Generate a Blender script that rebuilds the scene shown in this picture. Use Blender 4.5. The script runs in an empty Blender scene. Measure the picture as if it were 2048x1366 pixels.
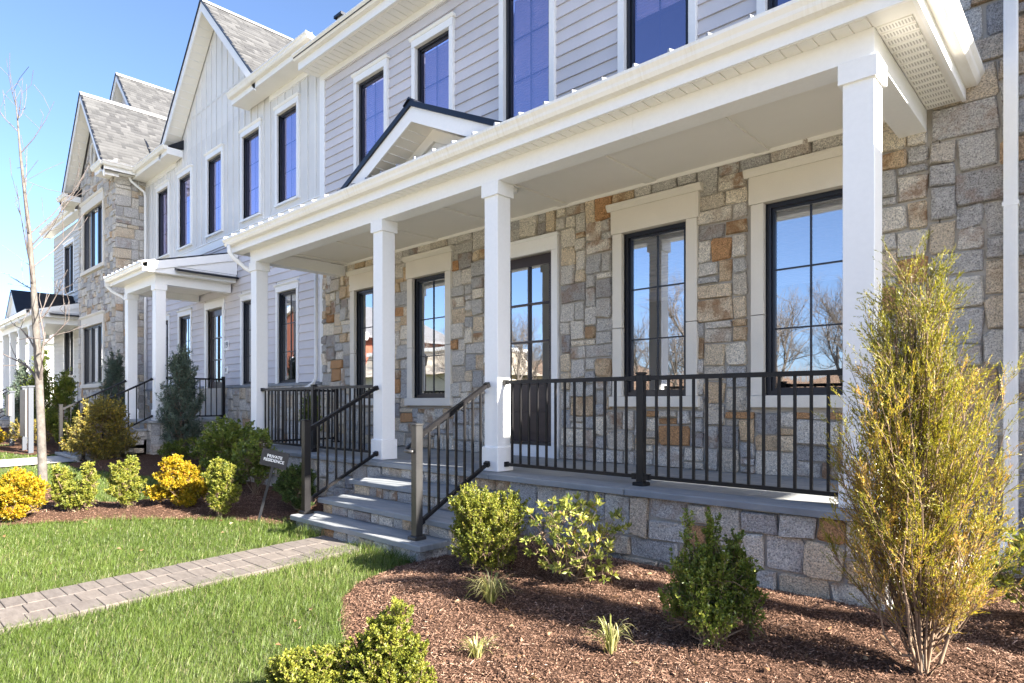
import bpy, math, random
import numpy as np
from mathutils import Vector, Matrix
sc = bpy.context.scene
col = sc.collection
R = math.radians
# ------------------------------------------------------------------ camera, sky, sun, exposure
cd = bpy.data.cameras.new('camera'); cam = bpy.data.objects.new('camera', cd); col.objects.link(cam)
cam.location = (0, 0, .70); cam.rotation_euler = (R(90), 0, R(43.2))
cd.sensor_width = 36; cd.lens = 22.38; cd.shift_y = .0596; cd.clip_start = .05; cd.clip_end = 3000
sc.camera = cam
SUN_EL = R(30); SUN_D = Vector((.982 * math.cos(SUN_EL), .19 * math.cos(SUN_EL), math.sin(SUN_EL)))
w = bpy.data.worlds.new('World'); sc.world = w; w.use_nodes = True
wn = w.node_tree.nodes; wl = w.node_tree.links
sky = wn.new('ShaderNodeTexSky'); sky.sky_type = 'NISHITA'; sky.sun_disc = False
sky.sun_elevation = SUN_EL; sky.sun_rotation = R(79); sky.air_density = .6; sky.dust_density = 1.5; sky.ozone_density = 3.0
bg = wn['Background']; bg.inputs['Strength'].default_value = .062
wl.new(sky.outputs[0], bg.inputs['Color'])
sd = bpy.data.lights.new('sun', 'SUN'); sd.energy = 4.2; sd.angle = R(.53); sd.color = (1, .93, .82)
so = bpy.data.objects.new('sun', sd); col.objects.link(so); so.location = (20, 5, 30)
so.rotation_euler = SUN_D.to_track_quat('Z', 'Y').to_euler()
vs = sc.view_settings; vs.view_transform = 'Standard'; vs.look = 'None'; vs.exposure = 2.84; vs.gamma = 1; vs.use_curve_mapping = False
sc.cycles.use_denoising = True; sc.cycles.max_bounces = 7; sc.cycles.diffuse_bounces = 4; sc.cycles.transparent_max_bounces = 12
sc.cycles.caustics_reflective = False; sc.cycles.caustics_refractive = False; sc.cycles.sample_clamp_indirect = 6
RNG = np.random.default_rng(7); random.seed(7)

# ------------------------------------------------------------------ materials
def nodes(name):
    m = bpy.data.materials.new(name); m.use_nodes = True
    nt = m.node_tree; b = nt.nodes['Principled BSDF']
    return m, nt, b
def nn(nt, t, **kw):
    n = nt.nodes.new(t)
    for k, v in kw.items():
        if isinstance(v, tuple) and k.startswith('i_'): n.inputs[k[2:]].default_value = v
        elif k.startswith('i_'): n.inputs[k[2:]].default_value = v
        else: setattr(n, k, v)
    return n
def c4(c): return (c[0], c[1], c[2], 1)
def ramp(nt, src, stops, interp='LINEAR'):
    r = nt.nodes.new('ShaderNodeValToRGB'); r.color_ramp.interpolation = interp
    e = r.color_ramp.elements
    e[0].position, e[0].color = stops[0][0], c4(stops[0][1])
    e[1].position, e[1].color = stops[-1][0], c4(stops[-1][1])
    for p, c in stops[1:-1]:
        x = e.new(p); x.color = c4(c)
    nt.links.new(src, r.inputs[0]); return r.outputs[0]
def noise(nt, scale, detail=3, rough=.55, vec=None):
    n = nn(nt, 'ShaderNodeTexNoise'); n.inputs['Scale'].default_value = scale; n.inputs['Detail'].default_value = detail; n.inputs['Roughness'].default_value = rough
    if vec is None:
        g = nt.nodes.new('ShaderNodeNewGeometry'); vec = g.outputs['Position']
    nt.links.new(vec, n.inputs['Vector']); return n.outputs['Fac']
def mixc(nt, a, b, fac, mode='MIX'):
    m = nt.nodes.new('ShaderNodeMix'); m.data_type = 'RGBA'; m.blend_type = mode
    for s, v in ((m.inputs[0], fac), (m.inputs[6], a), (m.inputs[7], b)):
        if hasattr(v, 'is_linked') or hasattr(v, 'links'): nt.links.new(v, s)
        elif isinstance(v, (int, float)): s.default_value = v
        else: s.default_value = c4(v)
    return m.outputs[2]
def bump(nt, b, h, strength, dist=.01):
    n = nt.nodes.new('ShaderNodeBump'); n.inputs['Strength'].default_value = strength; n.inputs['Distance'].default_value = dist
    nt.links.new(h, n.inputs['Height']); nt.links.new(n.outputs[0], b.inputs['Normal'])
def mat(name, c, rough=.5, metal=0, var=.12, vs_=2.5, bmp=0, bs=60, spec=.5, fine=0):
    m, nt, b = nodes(name)
    lo = tuple(x * (1 - var) for x in c); hi = tuple(min(1, x * (1 + var)) for x in c)
    o = ramp(nt, noise(nt, vs_, 5), [(.3, lo), (.7, hi)])
    if fine: o = mixc(nt, o, ramp(nt, noise(nt, bs, 2), [(.3, tuple(x * (1 - fine) for x in c)), (.7, tuple(min(1, x * (1 + fine)) for x in c))]), .5)
    nt.links.new(o, b.inputs['Base Color'])
    b.inputs['Roughness'].default_value = rough; b.inputs['Metallic'].default_value = metal; b.inputs['Specular IOR Level'].default_value = spec
    if bmp: bump(nt, b, noise(nt, bs, 4), bmp)
    return m
def attr(nt, n='rnd'):
    a = nt.nodes.new('ShaderNodeAttribute'); a.attribute_name = n; return a.outputs['Fac']
M = {}
M['white'] = mat('white_paint', (.86, .855, .84), .42, var=.04, vs_=.9, bmp=.06, bs=28, fine=.03)
M['gutter'] = mat('gutter_enamel', (.86, .83, .765), .35, var=.06, vs_=4, bmp=.03, bs=20)
def gutter_mat():
    m, nt, b = nodes('gutter_enamel'); g_ = nt.nodes.new('ShaderNodeNewGeometry'); mp = nn(nt, 'ShaderNodeMapping'); mp.inputs['Scale'].default_value = (1, .15, .03); nt.links.new(g_.outputs['Position'], mp.inputs[0])
    o = ramp(nt, noise(nt, 45, 4, .7, mp.outputs[0]), [(.42, (.86, .83, .765)), (.62, (.80, .755, .66)), (.75, (.70, .64, .54))])
    nt.links.new(mixc(nt, o, (.86, .83, .77), ramp(nt, noise(nt, 1.5, 3), [(.4, (0, 0, 0)), (.65, (1, 1, 1))])), b.inputs['Base Color']); b.inputs['Roughness'].default_value = .35; return m
M['gutter'] = gutter_mat()
M['ceiling'] = mat('ceiling_paint', (.82, .79, .73), .55, var=.03, vs_=1)
M['soffit'] = mat('soffit_vinyl', (.84, .815, .755), .45, var=.03, vs_=2)
M['lime'] = mat('cast_limestone', (.72, .67, .585), .8, var=.06, vs_=3, bmp=.25, bs=160, fine=.08)
M['blue'] = None
M['black'] = mat('black_powder_coat', (.009, .0085, .0095), .42, var=.25, vs_=6, bmp=.05, bs=300, spec=.3)
M['bronze'] = mat('grey_powder_coat', (.055, .054, .054), .33, metal=.35, var=.2, vs_=5, bmp=.05, bs=300)
M['frame'] = mat('window_frame_dark', (.012, .014, .022), .3, var=.1)
M['door'] = mat('door_stain', (.035, .024, .026), .35, var=.15, vs_=4)
M['roofmetal'] = mat('standing_seam_metal', (.022, .025, .033), .28, metal=.6, var=.2, vs_=2)
M['slot'] = mat('vent_slot', (.48, .45, .40), .7, var=.05)
M['sand'] = mat('joint_sand', (.135, .115, .10), .95, var=.2, vs_=20)
M['seam_glint'] = mat('seam_glint_metal', (.30, .31, .33), .35, metal=.4, var=.15, vs_=2)  # lighter than the dark roof metal: sun glint put into the seam colour
M['mortar'] = mat('mortar', (.43, .395, .345), .95, var=.15, vs_=6, bmp=.5, bs=90, fine=.15)
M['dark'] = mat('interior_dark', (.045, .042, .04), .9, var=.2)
M['blind'] = mat('blind_fabric', (.84, .81, .86), .8, var=.03)
M['chrome'] = mat('nickel', (.6, .57, .52), .25, metal=1, var=.03)
M['bark'] = mat('bark', (.10, .09, .08), .9, var=.35, vs_=14, bmp=.6, bs=60)
M['twig'] = mat('twig_bark', (.22, .145, .10), .85, var=.25, vs_=20)
M['twigpale'] = mat('pale_twig_bark', (.19, .13, .085), .85, var=.25, vs_=20)
M['youngtwig'] = mat('young_twig_bark', (.12, .10, .092), .85, var=.25, vs_=20)
M['greybark'] = mat('grey_bark', (.16, .135, .115), .9, var=.3, vs_=10, bmp=.4, bs=50)
M['signblack'] = mat('sign_face', (.022, .022, .026), .45, var=.08)
M['letter'] = mat('letter_white', (.85, .85, .85), .5, var=.01)
M['signbrown'] = mat('sign_taupe', (.19, .155, .135), .6, var=.08)
M['signpost'] = mat('sign_post_grey', (.05, .058, .075), .55, var=.06)
M['asphalt'] = mat('asphalt', (.05, .05, .052), .9, var=.2, vs_=5, bmp=.3, bs=120)
M['concrete'] = mat('concrete', (.42, .395, .355), .9, var=.12, vs_=3, bmp=.2, bs=120)
M['brickfar'] = mat('brick_red', (.30, .10, .06), .9, var=.25, vs_=5)
M['cream'] = mat('cream_stucco', (.66, .58, .47), .9, var=.05)
M['greyroof'] = mat('slate_grey_roof', (.19, .19, .2), .8, var=.2, vs_=3)
def siding_mat(name, c):
    m, nt, b = nodes(name)
    g = nt.nodes.new('ShaderNodeNewGeometry'); mp = nn(nt, 'ShaderNodeMapping'); mp.inputs['Scale'].default_value = (1, 1, 14)
    nt.links.new(g.outputs['Position'], mp.inputs[0])
    n = noise(nt, 6, 6, .6, mp.outputs[0])
    o = ramp(nt, noise(nt, 1.2, 4), [(.3, tuple(x * .93 for x in c)), (.7, tuple(x * 1.06 for x in c))])
    oi = nt.nodes.new('ShaderNodeObjectInfo')
    o = mixc(nt, o, ramp(nt, oi.outputs['Random'], [(0, (.93, .93, .93)), (1, (1.06, 1.05, 1.04))]), 1, 'MULTIPLY')
    nt.links.new(o, b.inputs['Base Color']); b.inputs['Roughness'].default_value = .6
    bump(nt, b, n, .25, .004); return m
M['siding'] = siding_mat('fibre_cement_siding_grey', (.615, .595, .62))
M['sidingpale'] = siding_mat('fibre_cement_siding_pale', (.62, .61, .58))
M['batten'] = siding_mat('board_and_batten_white', (.74, .735, .72))
def stone_mat(name, pal, off=0, rust=.75):
    m, nt, b = nodes(name)
    r = attr(nt)
    base = ramp(nt, r, pal, 'CONSTANT')
    big = noise(nt, 5 + off, 4, .6)
    sp = noise(nt, 95, 3, .7); sp2 = noise(nt, 38, 4, .7)
    o = mixc(nt, base, ramp(nt, sp2, [(.3, (.72, .70, .67)), (.48, (1.03, 1.02, 1)), (.7, (1.35, 1.33, 1.3))]), .8, 'MULTIPLY')
    o = mixc(nt, o, ramp(nt, sp, [(.36, (.48, .47, .47)), (.45, (1.02, 1.01, 1)), (.62, (1.6, 1.58, 1.54))]), .9, 'MULTIPLY')
    # rust staining on the warm stones only
    fr = nn(nt, 'ShaderNodeMath', operation='FRACT'); mu = nn(nt, 'ShaderNodeMath', operation='MULTIPLY'); mu.inputs[1].default_value = 7.31
    nt.links.new(r, mu.inputs[0]); nt.links.new(mu.outputs[0], fr.inputs[0])
    st = nn(nt, 'ShaderNodeMath', operation='MULTIPLY'); nt.links.new(ramp(nt, big, [(.45, (0, 0, 0)), (.6, (1, 1, 1))]), st.inputs[0])
    nt.links.new(ramp(nt, fr.outputs[0], [(.55, (0, 0, 0)), (.95, (rust, rust, rust))]), st.inputs[1])
    o = mixc(nt, o, (.27, .125, .045), st.outputs[0])
    nt.links.new(o, b.inputs['Base Color']); b.inputs['Roughness'].default_value = .92; b.inputs['Specular IOR Level'].default_value = .25
    ad = nn(nt, 'ShaderNodeMath', operation='ADD'); nt.links.new(noise(nt, 24, 5, .7), ad.inputs[0])
    s2 = nn(nt, 'ShaderNodeMath', operation='MULTIPLY'); s2.inputs[1].default_value = .35; nt.links.new(sp, s2.inputs[0]); nt.links.new(s2.outputs[0], ad.inputs[1])
    bump(nt, b, ad.outputs[0], 1, .032); return m
PAL = [(0, (.44, .425, .40)), (.15, (.53, .505, .465)), (.28, (.39, .385, .38)), (.38, (.59, .55, .485)), (.51, (.48, .435, .37)), (.61, (.31, .30, .295)), (.67, (.57, .48, .36)), (.78, (.50, .385, .26)), (.86, (.65, .595, .50)), (.95, (.42, .24, .12))]
M['stone'] = stone_mat('fieldstone', PAL)
PALG = [(0, (.43, .42, .41)), (.2, (.49, .475, .45)), (.36, (.38, .375, .375)), (.48, (.55, .525, .48)), (.65, (.46, .425, .38)), (.77, (.32, .315, .315)), (.85, (.50, .43, .34)), (.95, (.43, .31, .21))]
M['stonegrey'] = stone_mat('fieldstone_grey', PALG, 1, .4)
def bluestone():
    m, nt, b = nodes('bluestone')
    oi = nt.nodes.new('ShaderNodeObjectInfo')
    g = nt.nodes.new('ShaderNodeNewGeometry'); mp = nn(nt, 'ShaderNodeMapping'); mp.inputs['Scale'].default_value = (1, 5, 2)
    nt.links.new(g.outputs['Position'], mp.inputs[0])
    o = ramp(nt, noise(nt, 3, 6, .65, mp.outputs[0]), [(.3, (.19, .205, .218)), (.5, (.25, .262, .272)), (.72, (.31, .312, .31))])
    o = mixc(nt, o, ramp(nt, oi.outputs['Random'], [(0, (.85, .88, .92)), (1, (1.12, 1.1, 1.06))]), 1, 'MULTIPLY')
    nt.links.new(o, b.inputs['Base Color']); b.inputs['Roughness'].default_value = .6
    bump(nt, b, noise(nt, 30, 5, .6), .25, .008); return m
M['blue'] = bluestone()
def paver():
    m, nt, b = nodes('paver_concrete')
    oi = nt.nodes.new('ShaderNodeObjectInfo')
    g = nt.nodes.new('ShaderNodeNewGeometry'); mp = nn(nt, 'ShaderNodeMapping'); mp.inputs['Scale'].default_value = (1, 4, 2)
    nt.links.new(g.outputs['Position'], mp.inputs[0])
    o = ramp(nt, noise(nt, 7, 6, .7, mp.outputs[0]), [(.3, (.095, .079, .069)), (.5, (.128, .109, .096)), (.72, (.165, .143, .127))])
    o = mixc(nt, o, ramp(nt, oi.outputs['Random'], [(0, (.88, .88, .89)), (1, (1.08, 1.07, 1.05))]), 1, 'MULTIPLY')
    nt.links.new(o, b.inputs['Base Color']); b.inputs['Roughness'].default_value = .9
    bump(nt, b, noise(nt, 140, 4, .7), .4, .004); return m
M['paver'] = paver()
def shingle():
    m, nt, b = nodes('asphalt_shingle')
    o = ramp(nt, attr(nt), [(0, (.034, .035, .038)), (.4, (.052, .053, .056)), (1, (.074, .075, .078))])
    o = mixc(nt, o, ramp(nt, noise(nt, 60, 3), [(.3, (.75, .75, .75)), (.7, (1.2, 1.2, 1.2))]), .6, 'MULTIPLY')
    nt.links.new(o, b.inputs['Base Color']); b.inputs['Roughness'].default_value = .95; return m
M['shingle'] = shingle()
def leafmat(name, stops, trans=.35, rough=.45):
    m, nt, b = nodes(name)
    o = ramp(nt, attr(nt), stops)
    nt.links.new(o, b.inputs['Base Color']); b.inputs['Roughness'].default_value = rough; b.inputs['Specular IOR Level'].default_value = .35
    t = nt.nodes.new('ShaderNodeBsdfTranslucent'); nt.links.new(mixc(nt, o, (1.15, 1.15, .7), 1, 'MULTIPLY'), t.inputs['Color'])
    mx = nt.nodes.new('ShaderNodeMixShader'); mx.inputs[0].default_value = trans
    nt.links.new(b.outputs[0], mx.inputs[1]); nt.links.new(t.outputs[0], mx.inputs[2])
    nt.links.new(mx.outputs[0], nt.nodes['Material Output'].inputs['Surface']); return m
M['grass'] = leafmat('grass_blade', [(0, (.056, .09, .014)), (.45, (.10, .154, .026)), (.8, (.16, .20, .05)), (.93, (.23, .24, .11)), (1, (.30, .25, .15))], .4)
M['boxleaf'] = leafmat('boxwood_leaf', [(0, (.05, .08, .015)), (.4, (.11, .15, .024)), (.8, (.21, .235, .04)), (1, (.33, .31, .06))], .35)
M['boxlight'] = leafmat('boxwood_light_leaf', [(0, (.07, .10, .018)), (.4, (.20, .225, .034)), (.8, (.33, .32, .055)), (1, (.44, .38, .095))], .4)
M['gold'] = leafmat('golden_leaf', [(0, (.13, .135, .015)), (.22, (.26, .22, .018)), (.42, (.40, .28, .016)), (.75, (.52, .37, .022)), (1, (.48, .20, .04))], .4)
M['darkleaf'] = leafmat('evergreen_leaf', [(0, (.035, .06, .02)), (.5, (.08, .125, .032)), (1, (.17, .21, .06))], .25)
M['holly'] = leafmat('holly_leaf', [(0, (.075, .11, .022)), (.5, (.155, .205, .036)), (.85, (.27, .295, .055)), (1, (.32, .32, .09))], .3, .3)
M['rhodo'] = leafmat('rhododendron_leaf', [(0, (.10, .14, .03)), (.5, (.29, .31, .065)), (.85, (.46, .43, .12)), (1, (.5, .28, .13))], .35)
M['juniper'] = leafmat('juniper_leaf', [(0, (.05, .075, .055)), (.5, (.115, .155, .115)), (1, (.21, .26, .185))], .2)
M['cypress'] = leafmat('golden_cypress_leaf', [(0, (.13, .13, .02)), (.35, (.28, .265, .035)), (.60, (.42, .34, .055)), (.78, (.40, .22, .055)), (1, (.52, .38, .17))], .4)
M['oldleaf'] = leafmat('autumn_leaf', [(0, (.10, .10, .03)), (.5, (.22, .19, .05)), (1, (.55, .38, .05))], .35)
M['sedge'] = leafmat('sedge_blade', [(0, (.12, .15, .035)), (.5, (.28, .28, .09)), (1, (.52, .46, .24))], .3)
def mulchm(name, ch):
    m, nt, b = nodes(name)
    src = attr(nt) if ch else noise(nt, 55, 6, .75)
    st = [(0, (.05, .026, .016)), (.5, (.18, .104, .071)), (.85, (.285, .177, .125)), (1, (.40, .285, .215))] if ch else [(.3, (.025, .014, .009)), (.5, (.09, .048, .031)), (.72, (.16, .092, .06))]
    o = ramp(nt, src, st); nt.links.new(o, b.inputs['Base Color']); b.inputs['Roughness'].default_value = .95; b.inputs['Specular IOR Level'].default_value = .15
    if not ch: bump(nt, b, noise(nt, 70, 6, .8), 1, .03)
    return m
M['mulch'] = mulchm('mulch_bed', False); M['chip'] = mulchm('mulch_chips', True)
def lawnm():
    m, nt, b = nodes('lawn_soil')
    o = ramp(nt, noise(nt, 30, 6, .7), [(.3, (.05, .06, .02)), (.55, (.09, .105, .035)), (.75, (.12, .11, .055))])
    nt.links.new(o, b.inputs['Base Color']); b.inputs['Roughness'].default_value = .95; return m
M['lawn'] = lawnm()
def glass(name, tint, refl, dark):
    m = bpy.data.materials.new(name); m.use_nodes = True; nt = m.node_tree
    nt.nodes.remove(nt.nodes['Principled BSDF'])
    g = nt.nodes.new('ShaderNodeBsdfGlossy'); g.inputs['Color'].default_value = c4(tint); g.inputs['Roughness'].default_value = .012
    nz = noise(nt, 1.1, 2); bp = nt.nodes.new('ShaderNodeBump'); bp.inputs['Strength'].default_value = .02; bp.inputs['Distance'].default_value = .05
    nt.links.new(nz, bp.inputs['Height']); nt.links.new(bp.outputs[0], g.inputs['Normal'])
    t = nt.nodes.new('ShaderNodeBsdfTransparent'); t.inputs['Color'].default_value = c4(dark)
    lw = nt.nodes.new('ShaderNodeFresnel'); lw.inputs['IOR'].default_value = 1.5
    mr = nt.nodes.new('ShaderNodeMapRange'); mr.inputs['From Min'].default_value = .04; mr.inputs['From Max'].default_value = .6
    mr.inputs['To Min'].default_value = refl; mr.inputs['To Max'].default_value = .95
    nt.links.new(lw.outputs[0], mr.inputs['Value'])
    mx = nt.nodes.new('ShaderNodeMixShader'); nt.links.new(mr.outputs[0], mx.inputs[0]); nt.links.new(t.outputs[0], mx.inputs[1]); nt.links.new(g.outputs[0], mx.inputs[2])
    nt.links.new(mx.outputs[0], nt.nodes['Material Output'].inputs['Surface']); return m
M['glass'] = glass('window_glass', (.92, .95, 1), .50, (.62, .66, .72))
M['glassup'] = glass('coated_window_glass', (.66, .65, .95), .38, (.86, .81, 1.0))

# ------------------------------------------------------------------ mesh helpers
class MB:
    def __init__(s): s.v = []; s.f = []
    def add(s, v, f):
        o = len(s.v); s.v += [tuple(p) for p in v]; s.f += [tuple(i + o for i in q) for q in f]; return s
    def box(s, x0, x1, y0, y1, z0, z1):
        return s.add([(x0, y0, z0), (x1, y0, z0), (x1, y1, z0), (x0, y1, z0), (x0, y0, z1), (x1, y0, z1), (x1, y1, z1), (x0, y1, z1)],
                     [(0, 3, 2, 1), (4, 5, 6, 7), (0, 1, 5, 4), (1, 2, 6, 5), (2, 3, 7, 6), (3, 0, 4, 7)])
    def bbox(s, x0, x1, y0, y1, z0, z1, b):   # chamfered box (vertical and top edges)
        def ring(z, i): return [(x0 + b + i, y0 + i, z), (x1 - b - i, y0 + i, z), (x1 - i, y0 + b + i, z), (x1 - i, y1 - b - i, z), (x1 - b - i, y1 - i, z), (x0 + b + i, y1 - i, z), (x0 + i, y1 - b - i, z), (x0 + i, y0 + b + i, z)]
        v = ring(z0, 0) + ring(z1 - b, 0) + ring(z1, b)
        f = [tuple(range(7, -1, -1)), tuple(range(16, 24))]
        for k in (0, 8):
            for i in range(8): f.append((k + i, k + (i + 1) % 8, k + 8 + (i + 1) % 8, k + 8 + i))
        return s.add(v, f)
    def prism(s, prof, a0, a1, fn):   # closed profile extruded between a0 and a1; fn(a, p, q) -> xyz
        n = len(prof)
        v = [fn(a0, p, q) for p, q in prof] + [fn(a1, p, q) for p, q in prof]
        f = [tuple(range(n)), tuple(range(2 * n - 1, n - 1, -1))] + [(i, i + n, (i + 1) % n + n, (i + 1) % n) for i in range(n)]
        return s.add(v, f)
    def bar(s, p0, p1, w, h, up=(0, 0, 1)):
        p0, p1 = Vector(p0), Vector(p1); d = (p1 - p0).normalized(); r = d.cross(Vector(up)).normalized(); u = r.cross(d)
        v = []
        for p in (p0, p1):
            for a, b in ((-1, -1), (1, -1), (1, 1), (-1, 1)): v.append(p + r * (a * w / 2) + u * (b * h / 2))
        return s.add(v, [(3, 2, 1, 0), (4, 5, 6, 7), (0, 1, 5, 4), (1, 2, 6, 5), (2, 3, 7, 6), (3, 0, 4, 7)])
    def tube(s, pts, rad, n=8):
        pts = [Vector(p) for p in pts]
        if not hasattr(rad, '__len__'): rad = [rad] * len(pts)
        rings = []
        for i, p in enumerate(pts):
            d = (pts[min(i + 1, len(pts) - 1)] - pts[max(i - 1, 0)]).normalized()
            a = d.orthogonal().normalized() if i == 0 else (a - d * a.dot(d)).normalized()
            b = d.cross(a); rings.append([p + (a * math.cos(2 * math.pi * k / n) + b * math.sin(2 * math.pi * k / n)) * rad[i] for k in range(n)])
        v = [q for r in rings for q in r]; f = [tuple(range(n - 1, -1, -1)), tuple(range((len(pts) - 1) * n, len(pts) * n))]
        for i in range(len(pts) - 1):
            for k in range(n): f.append((i * n + k, i * n + (k + 1) % n, (i + 1) * n + (k + 1) % n, (i + 1) * n + k))
        return s.add(v, f)
    def build(s, name, m, parent=None, smooth=False, rnd=None, **kw):
        me = bpy.data.meshes.new(name); me.from_pydata(s.v, [], s.f); me.validate()
        if rnd is not None:
            a = me.attributes.new('rnd', 'FLOAT', 'POINT'); a.data.foreach_set('value', np.full(len(me.vertices), rnd, dtype=np.float32) if np.isscalar(rnd) else np.asarray(rnd, dtype=np.float32))
        return link(name, me, m, parent, smooth, **kw)
def link(name, me, m, parent=None, smooth=False, **kw):
    if m is not None and not me.materials: me.materials.append(M[m] if isinstance(m, str) else m)
    if smooth: me.polygons.foreach_set('use_smooth', np.ones(len(me.polygons), dtype=bool))
    o = bpy.data.objects.new(name, me); col.objects.link(o)
    if parent is not None:
        o.parent = parent
        L = parent.get('_loc')
        if L is not None: o.matrix_parent_inverse = Matrix.Translation(-Vector(L))
    for k, v in kw.items(): o[k] = v
    return o
def thing(name, label, cat, loc=(0, 0, 0), group=None):
    o = bpy.data.objects.new(name, None); col.objects.link(o); o.location = loc; o['_loc'] = list(loc); o.empty_display_size = .1
    o['label'] = label; o['category'] = cat
    if group: o['group'] = group
    return o
def np_mesh(name, v, f, rnd=None):
    v = np.asarray(v, dtype=np.float32); f = np.asarray(f, dtype=np.int32)
    me = bpy.data.meshes.new(name); k = f.shape[1]
    me.vertices.add(len(v)); me.vertices.foreach_set('co', v.ravel())
    me.loops.add(f.size); me.loops.foreach_set('vertex_index', f.ravel())
    me.polygons.add(len(f)); me.polygons.foreach_set('loop_start', np.arange(0, f.size, k, dtype=np.int32))
    try: me.polygons.foreach_set('loop_total', np.full(len(f), k, dtype=np.int32))
    except Exception: pass
    me.update(calc_edges=True)
    if rnd is not None:
        a = me.attributes.new('rnd', 'FLOAT', 'POINT'); a.data.foreach_set('value', np.asarray(rnd, dtype=np.float32))
    return me
def B(name, m, parent, x0, x1, y0, y1, z0, z1, **kw): return MB().box(x0, x1, y0, y1, z0, z1).build(name, m, parent, **kw)

def holed_wall(mb, x0, x1, z0, z1, holes, y0, y1):
    xs = sorted({x0, x1, *[min(max(h[i], x0), x1) for h in holes for i in (0, 1)]})
    for a, b in zip(xs[:-1], xs[1:]):
        if b - a < 1e-6: continue
        m = (a + b) / 2; seg = [(z0, z1)]
        for h in holes:
            if h[0] < m < h[1]:
                ns = []
                for s0, s1 in seg:
                    if h[2] > s0: ns.append((s0, min(s1, h[2])))
                    if h[3] < s1: ns.append((max(s0, h[3]), s1))
                seg = [q for q in ns if q[1] - q[0] > 1e-6]
        for s0, s1 in seg: mb.box(a, b, y0, y1, s0, s1)

# stones: irregular squared blocks packed on a grid
def pack(a0, a1, b0, b1, holes, u, rng, wmax=5, hmax=3):
    na, nb = max(1, round((a1 - a0) / u)), max(1, round((b1 - b0) / u)); ua, ub = (a1 - a0) / na, (b1 - b0) / nb
    occ = np.zeros((nb, na), bool)
    for h in holes:
        i0 = max(0, int(math.floor((h[0] - a0) / ua + .35))); i1 = min(na, int(math.ceil((h[1] - a0) / ua - .35)))
        j0 = max(0, int(math.floor((h[2] - b0) / ub + .35))); j1 = min(nb, int(math.ceil((h[3] - b0) / ub - .35)))
        if i1 > i0 and j1 > j0: occ[j0:j1, i0:i1] = True
    out = []
    for j in range(nb):
        for i in range(na):
            if occ[j, i]: continue
            run = 0
            while i + run < na and not occ[j, i + run]: run += 1
            w_ = int(rng.choice([2, 3, 4, 5, 6], p=[.22, .3, .26, .15, .07])); h_ = int(rng.choice([1, 2, 3, 4], p=[.12, .42, .33, .13]))
            w_ = min(w_, wmax, run); h_ = min(h_, hmax)
            if run - w_ == 1: w_ = w_ + 1 if w_ < 4 else w_ - 1
            w_ = min(w_, run)
            k = 1
            while k < h_ and j + k < nb and not occ[j + k, i:i + w_].any(): k += 1
            if nb - (j + k) == 1 and not occ[j + k, i:i + w_].any(): k += 1
            occ[j:j + k, i:i + w_] = True
            out.append((a0 + i * ua, a0 + (i + w_) * ua, b0 + j * ub, b0 + (j + k) * ub))
    return out
def stone_geo(r, rng, proud=.036, gap=.0075):
    a0, a1, b0, b1 = r; g = gap
    a0 += g; a1 -= g; b0 += g; b1 -= g
    w_, h_ = a1 - a0, b1 - b0; c = min(w_, h_) * rng.uniform(.04, .12); j = min(.014, min(w_, h_) * .07)
    q = [(a0 + c, b0), (a1 - c, b0), (a1, b0 + c), (a1, b1 - c), (a1 - c, b1), (a0 + c, b1), (a0, b1 - c), (a0, b0 + c)]
    q = [(x + rng.uniform(-j, j), y + rng.uniform(-j, j)) for x, y in q]
    cx, cy = (a0 + a1) / 2, (b0 + b1) / 2; p = proud * rng.uniform(.4, 1.35); ta, tb = rng.uniform(-.013, .013, 2)
    v = [(x, y, -.012) for x, y in q] + [(x, y, p * .62) for x, y in q]
    ins = []
    for x, y in q:
        dx, dy = cx - x, cy - y; l = math.hypot(dx, dy); s = min(.013, l * .2) / l
        X, Y = x + dx * s, y + dy * s; ins.append((X, Y, p + ta * (X - cx) / w_ * 2 + tb * (Y - cy) / h_ * 2 + rng.uniform(-.003, .003)))
    v += ins + [(cx + rng.uniform(-.2, .2) * w_, cy + rng.uniform(-.2, .2) * h_, p + rng.uniform(-.002, .009))]
    f = []
    for k in (0, 8):
        for i in range(8): f.append((k + i, k + (i + 1) % 8, k + 8 + (i + 1) % 8, k + 8 + i))
    for i in range(8): f.append((16 + i, 16 + (i + 1) % 8, 24))
    return v, f
def stones(rects, fn, parent, matname, rng, score, nmax=300, proud=.038, name='stone', flip=False):
    rects = sorted(rects, key=score, reverse=True); rest = MB(); rr = []
    for k, r in enumerate(rects):
        v, f = stone_geo(r, rng, proud); v = [fn(*p) for p in v]
        if flip: f = [q[::-1] for q in f]
        t = float(rng.random())
        if k < nmax: MB().add(v, f).build(name, matname, parent, rnd=t)
        else: rest.add(v, f); rr += [t] * len(v)
    if rr: rest.build('small_stones', matname, parent, rnd=rr, kind='stuff')
def lap(parent, x0, x1, z0, z1, holes, y, m, expo=.16, name='siding_board'):
    z = z0
    while z < z1 - .02:
        zt = min(z + expo, z1); segs = [(x0, x1)]
        for h in holes:
            if h[2] < zt - .02 and h[3] > z + .02:
                ns = []
                for a, b in segs:
                    if h[0] > a: ns.append((a, min(b, h[0])))
                    if h[1] < b: ns.append((max(a, h[1]), b))
                segs = [s for s in ns if s[1] - s[0] > .03]
        for a, b in segs:
            cuts = [a]
            while b - cuts[-1] > 4.2: cuts.append(cuts[-1] + random.uniform(2.6, 3.66))
            cuts.append(b)
            for p, q in zip(cuts[:-1], cuts[1:]):
                MB().prism([(y, z + .010), (y - .010, z + .010), (y - .012, z), (y - .032, z), (y - .031, z + .004), (y - .009, zt + .009), (y, zt + .009)], p + .001, q - .001, lambda a_, p_, q_: (a_, p_, q_)).build(name, m, parent)
        z = zt

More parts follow.
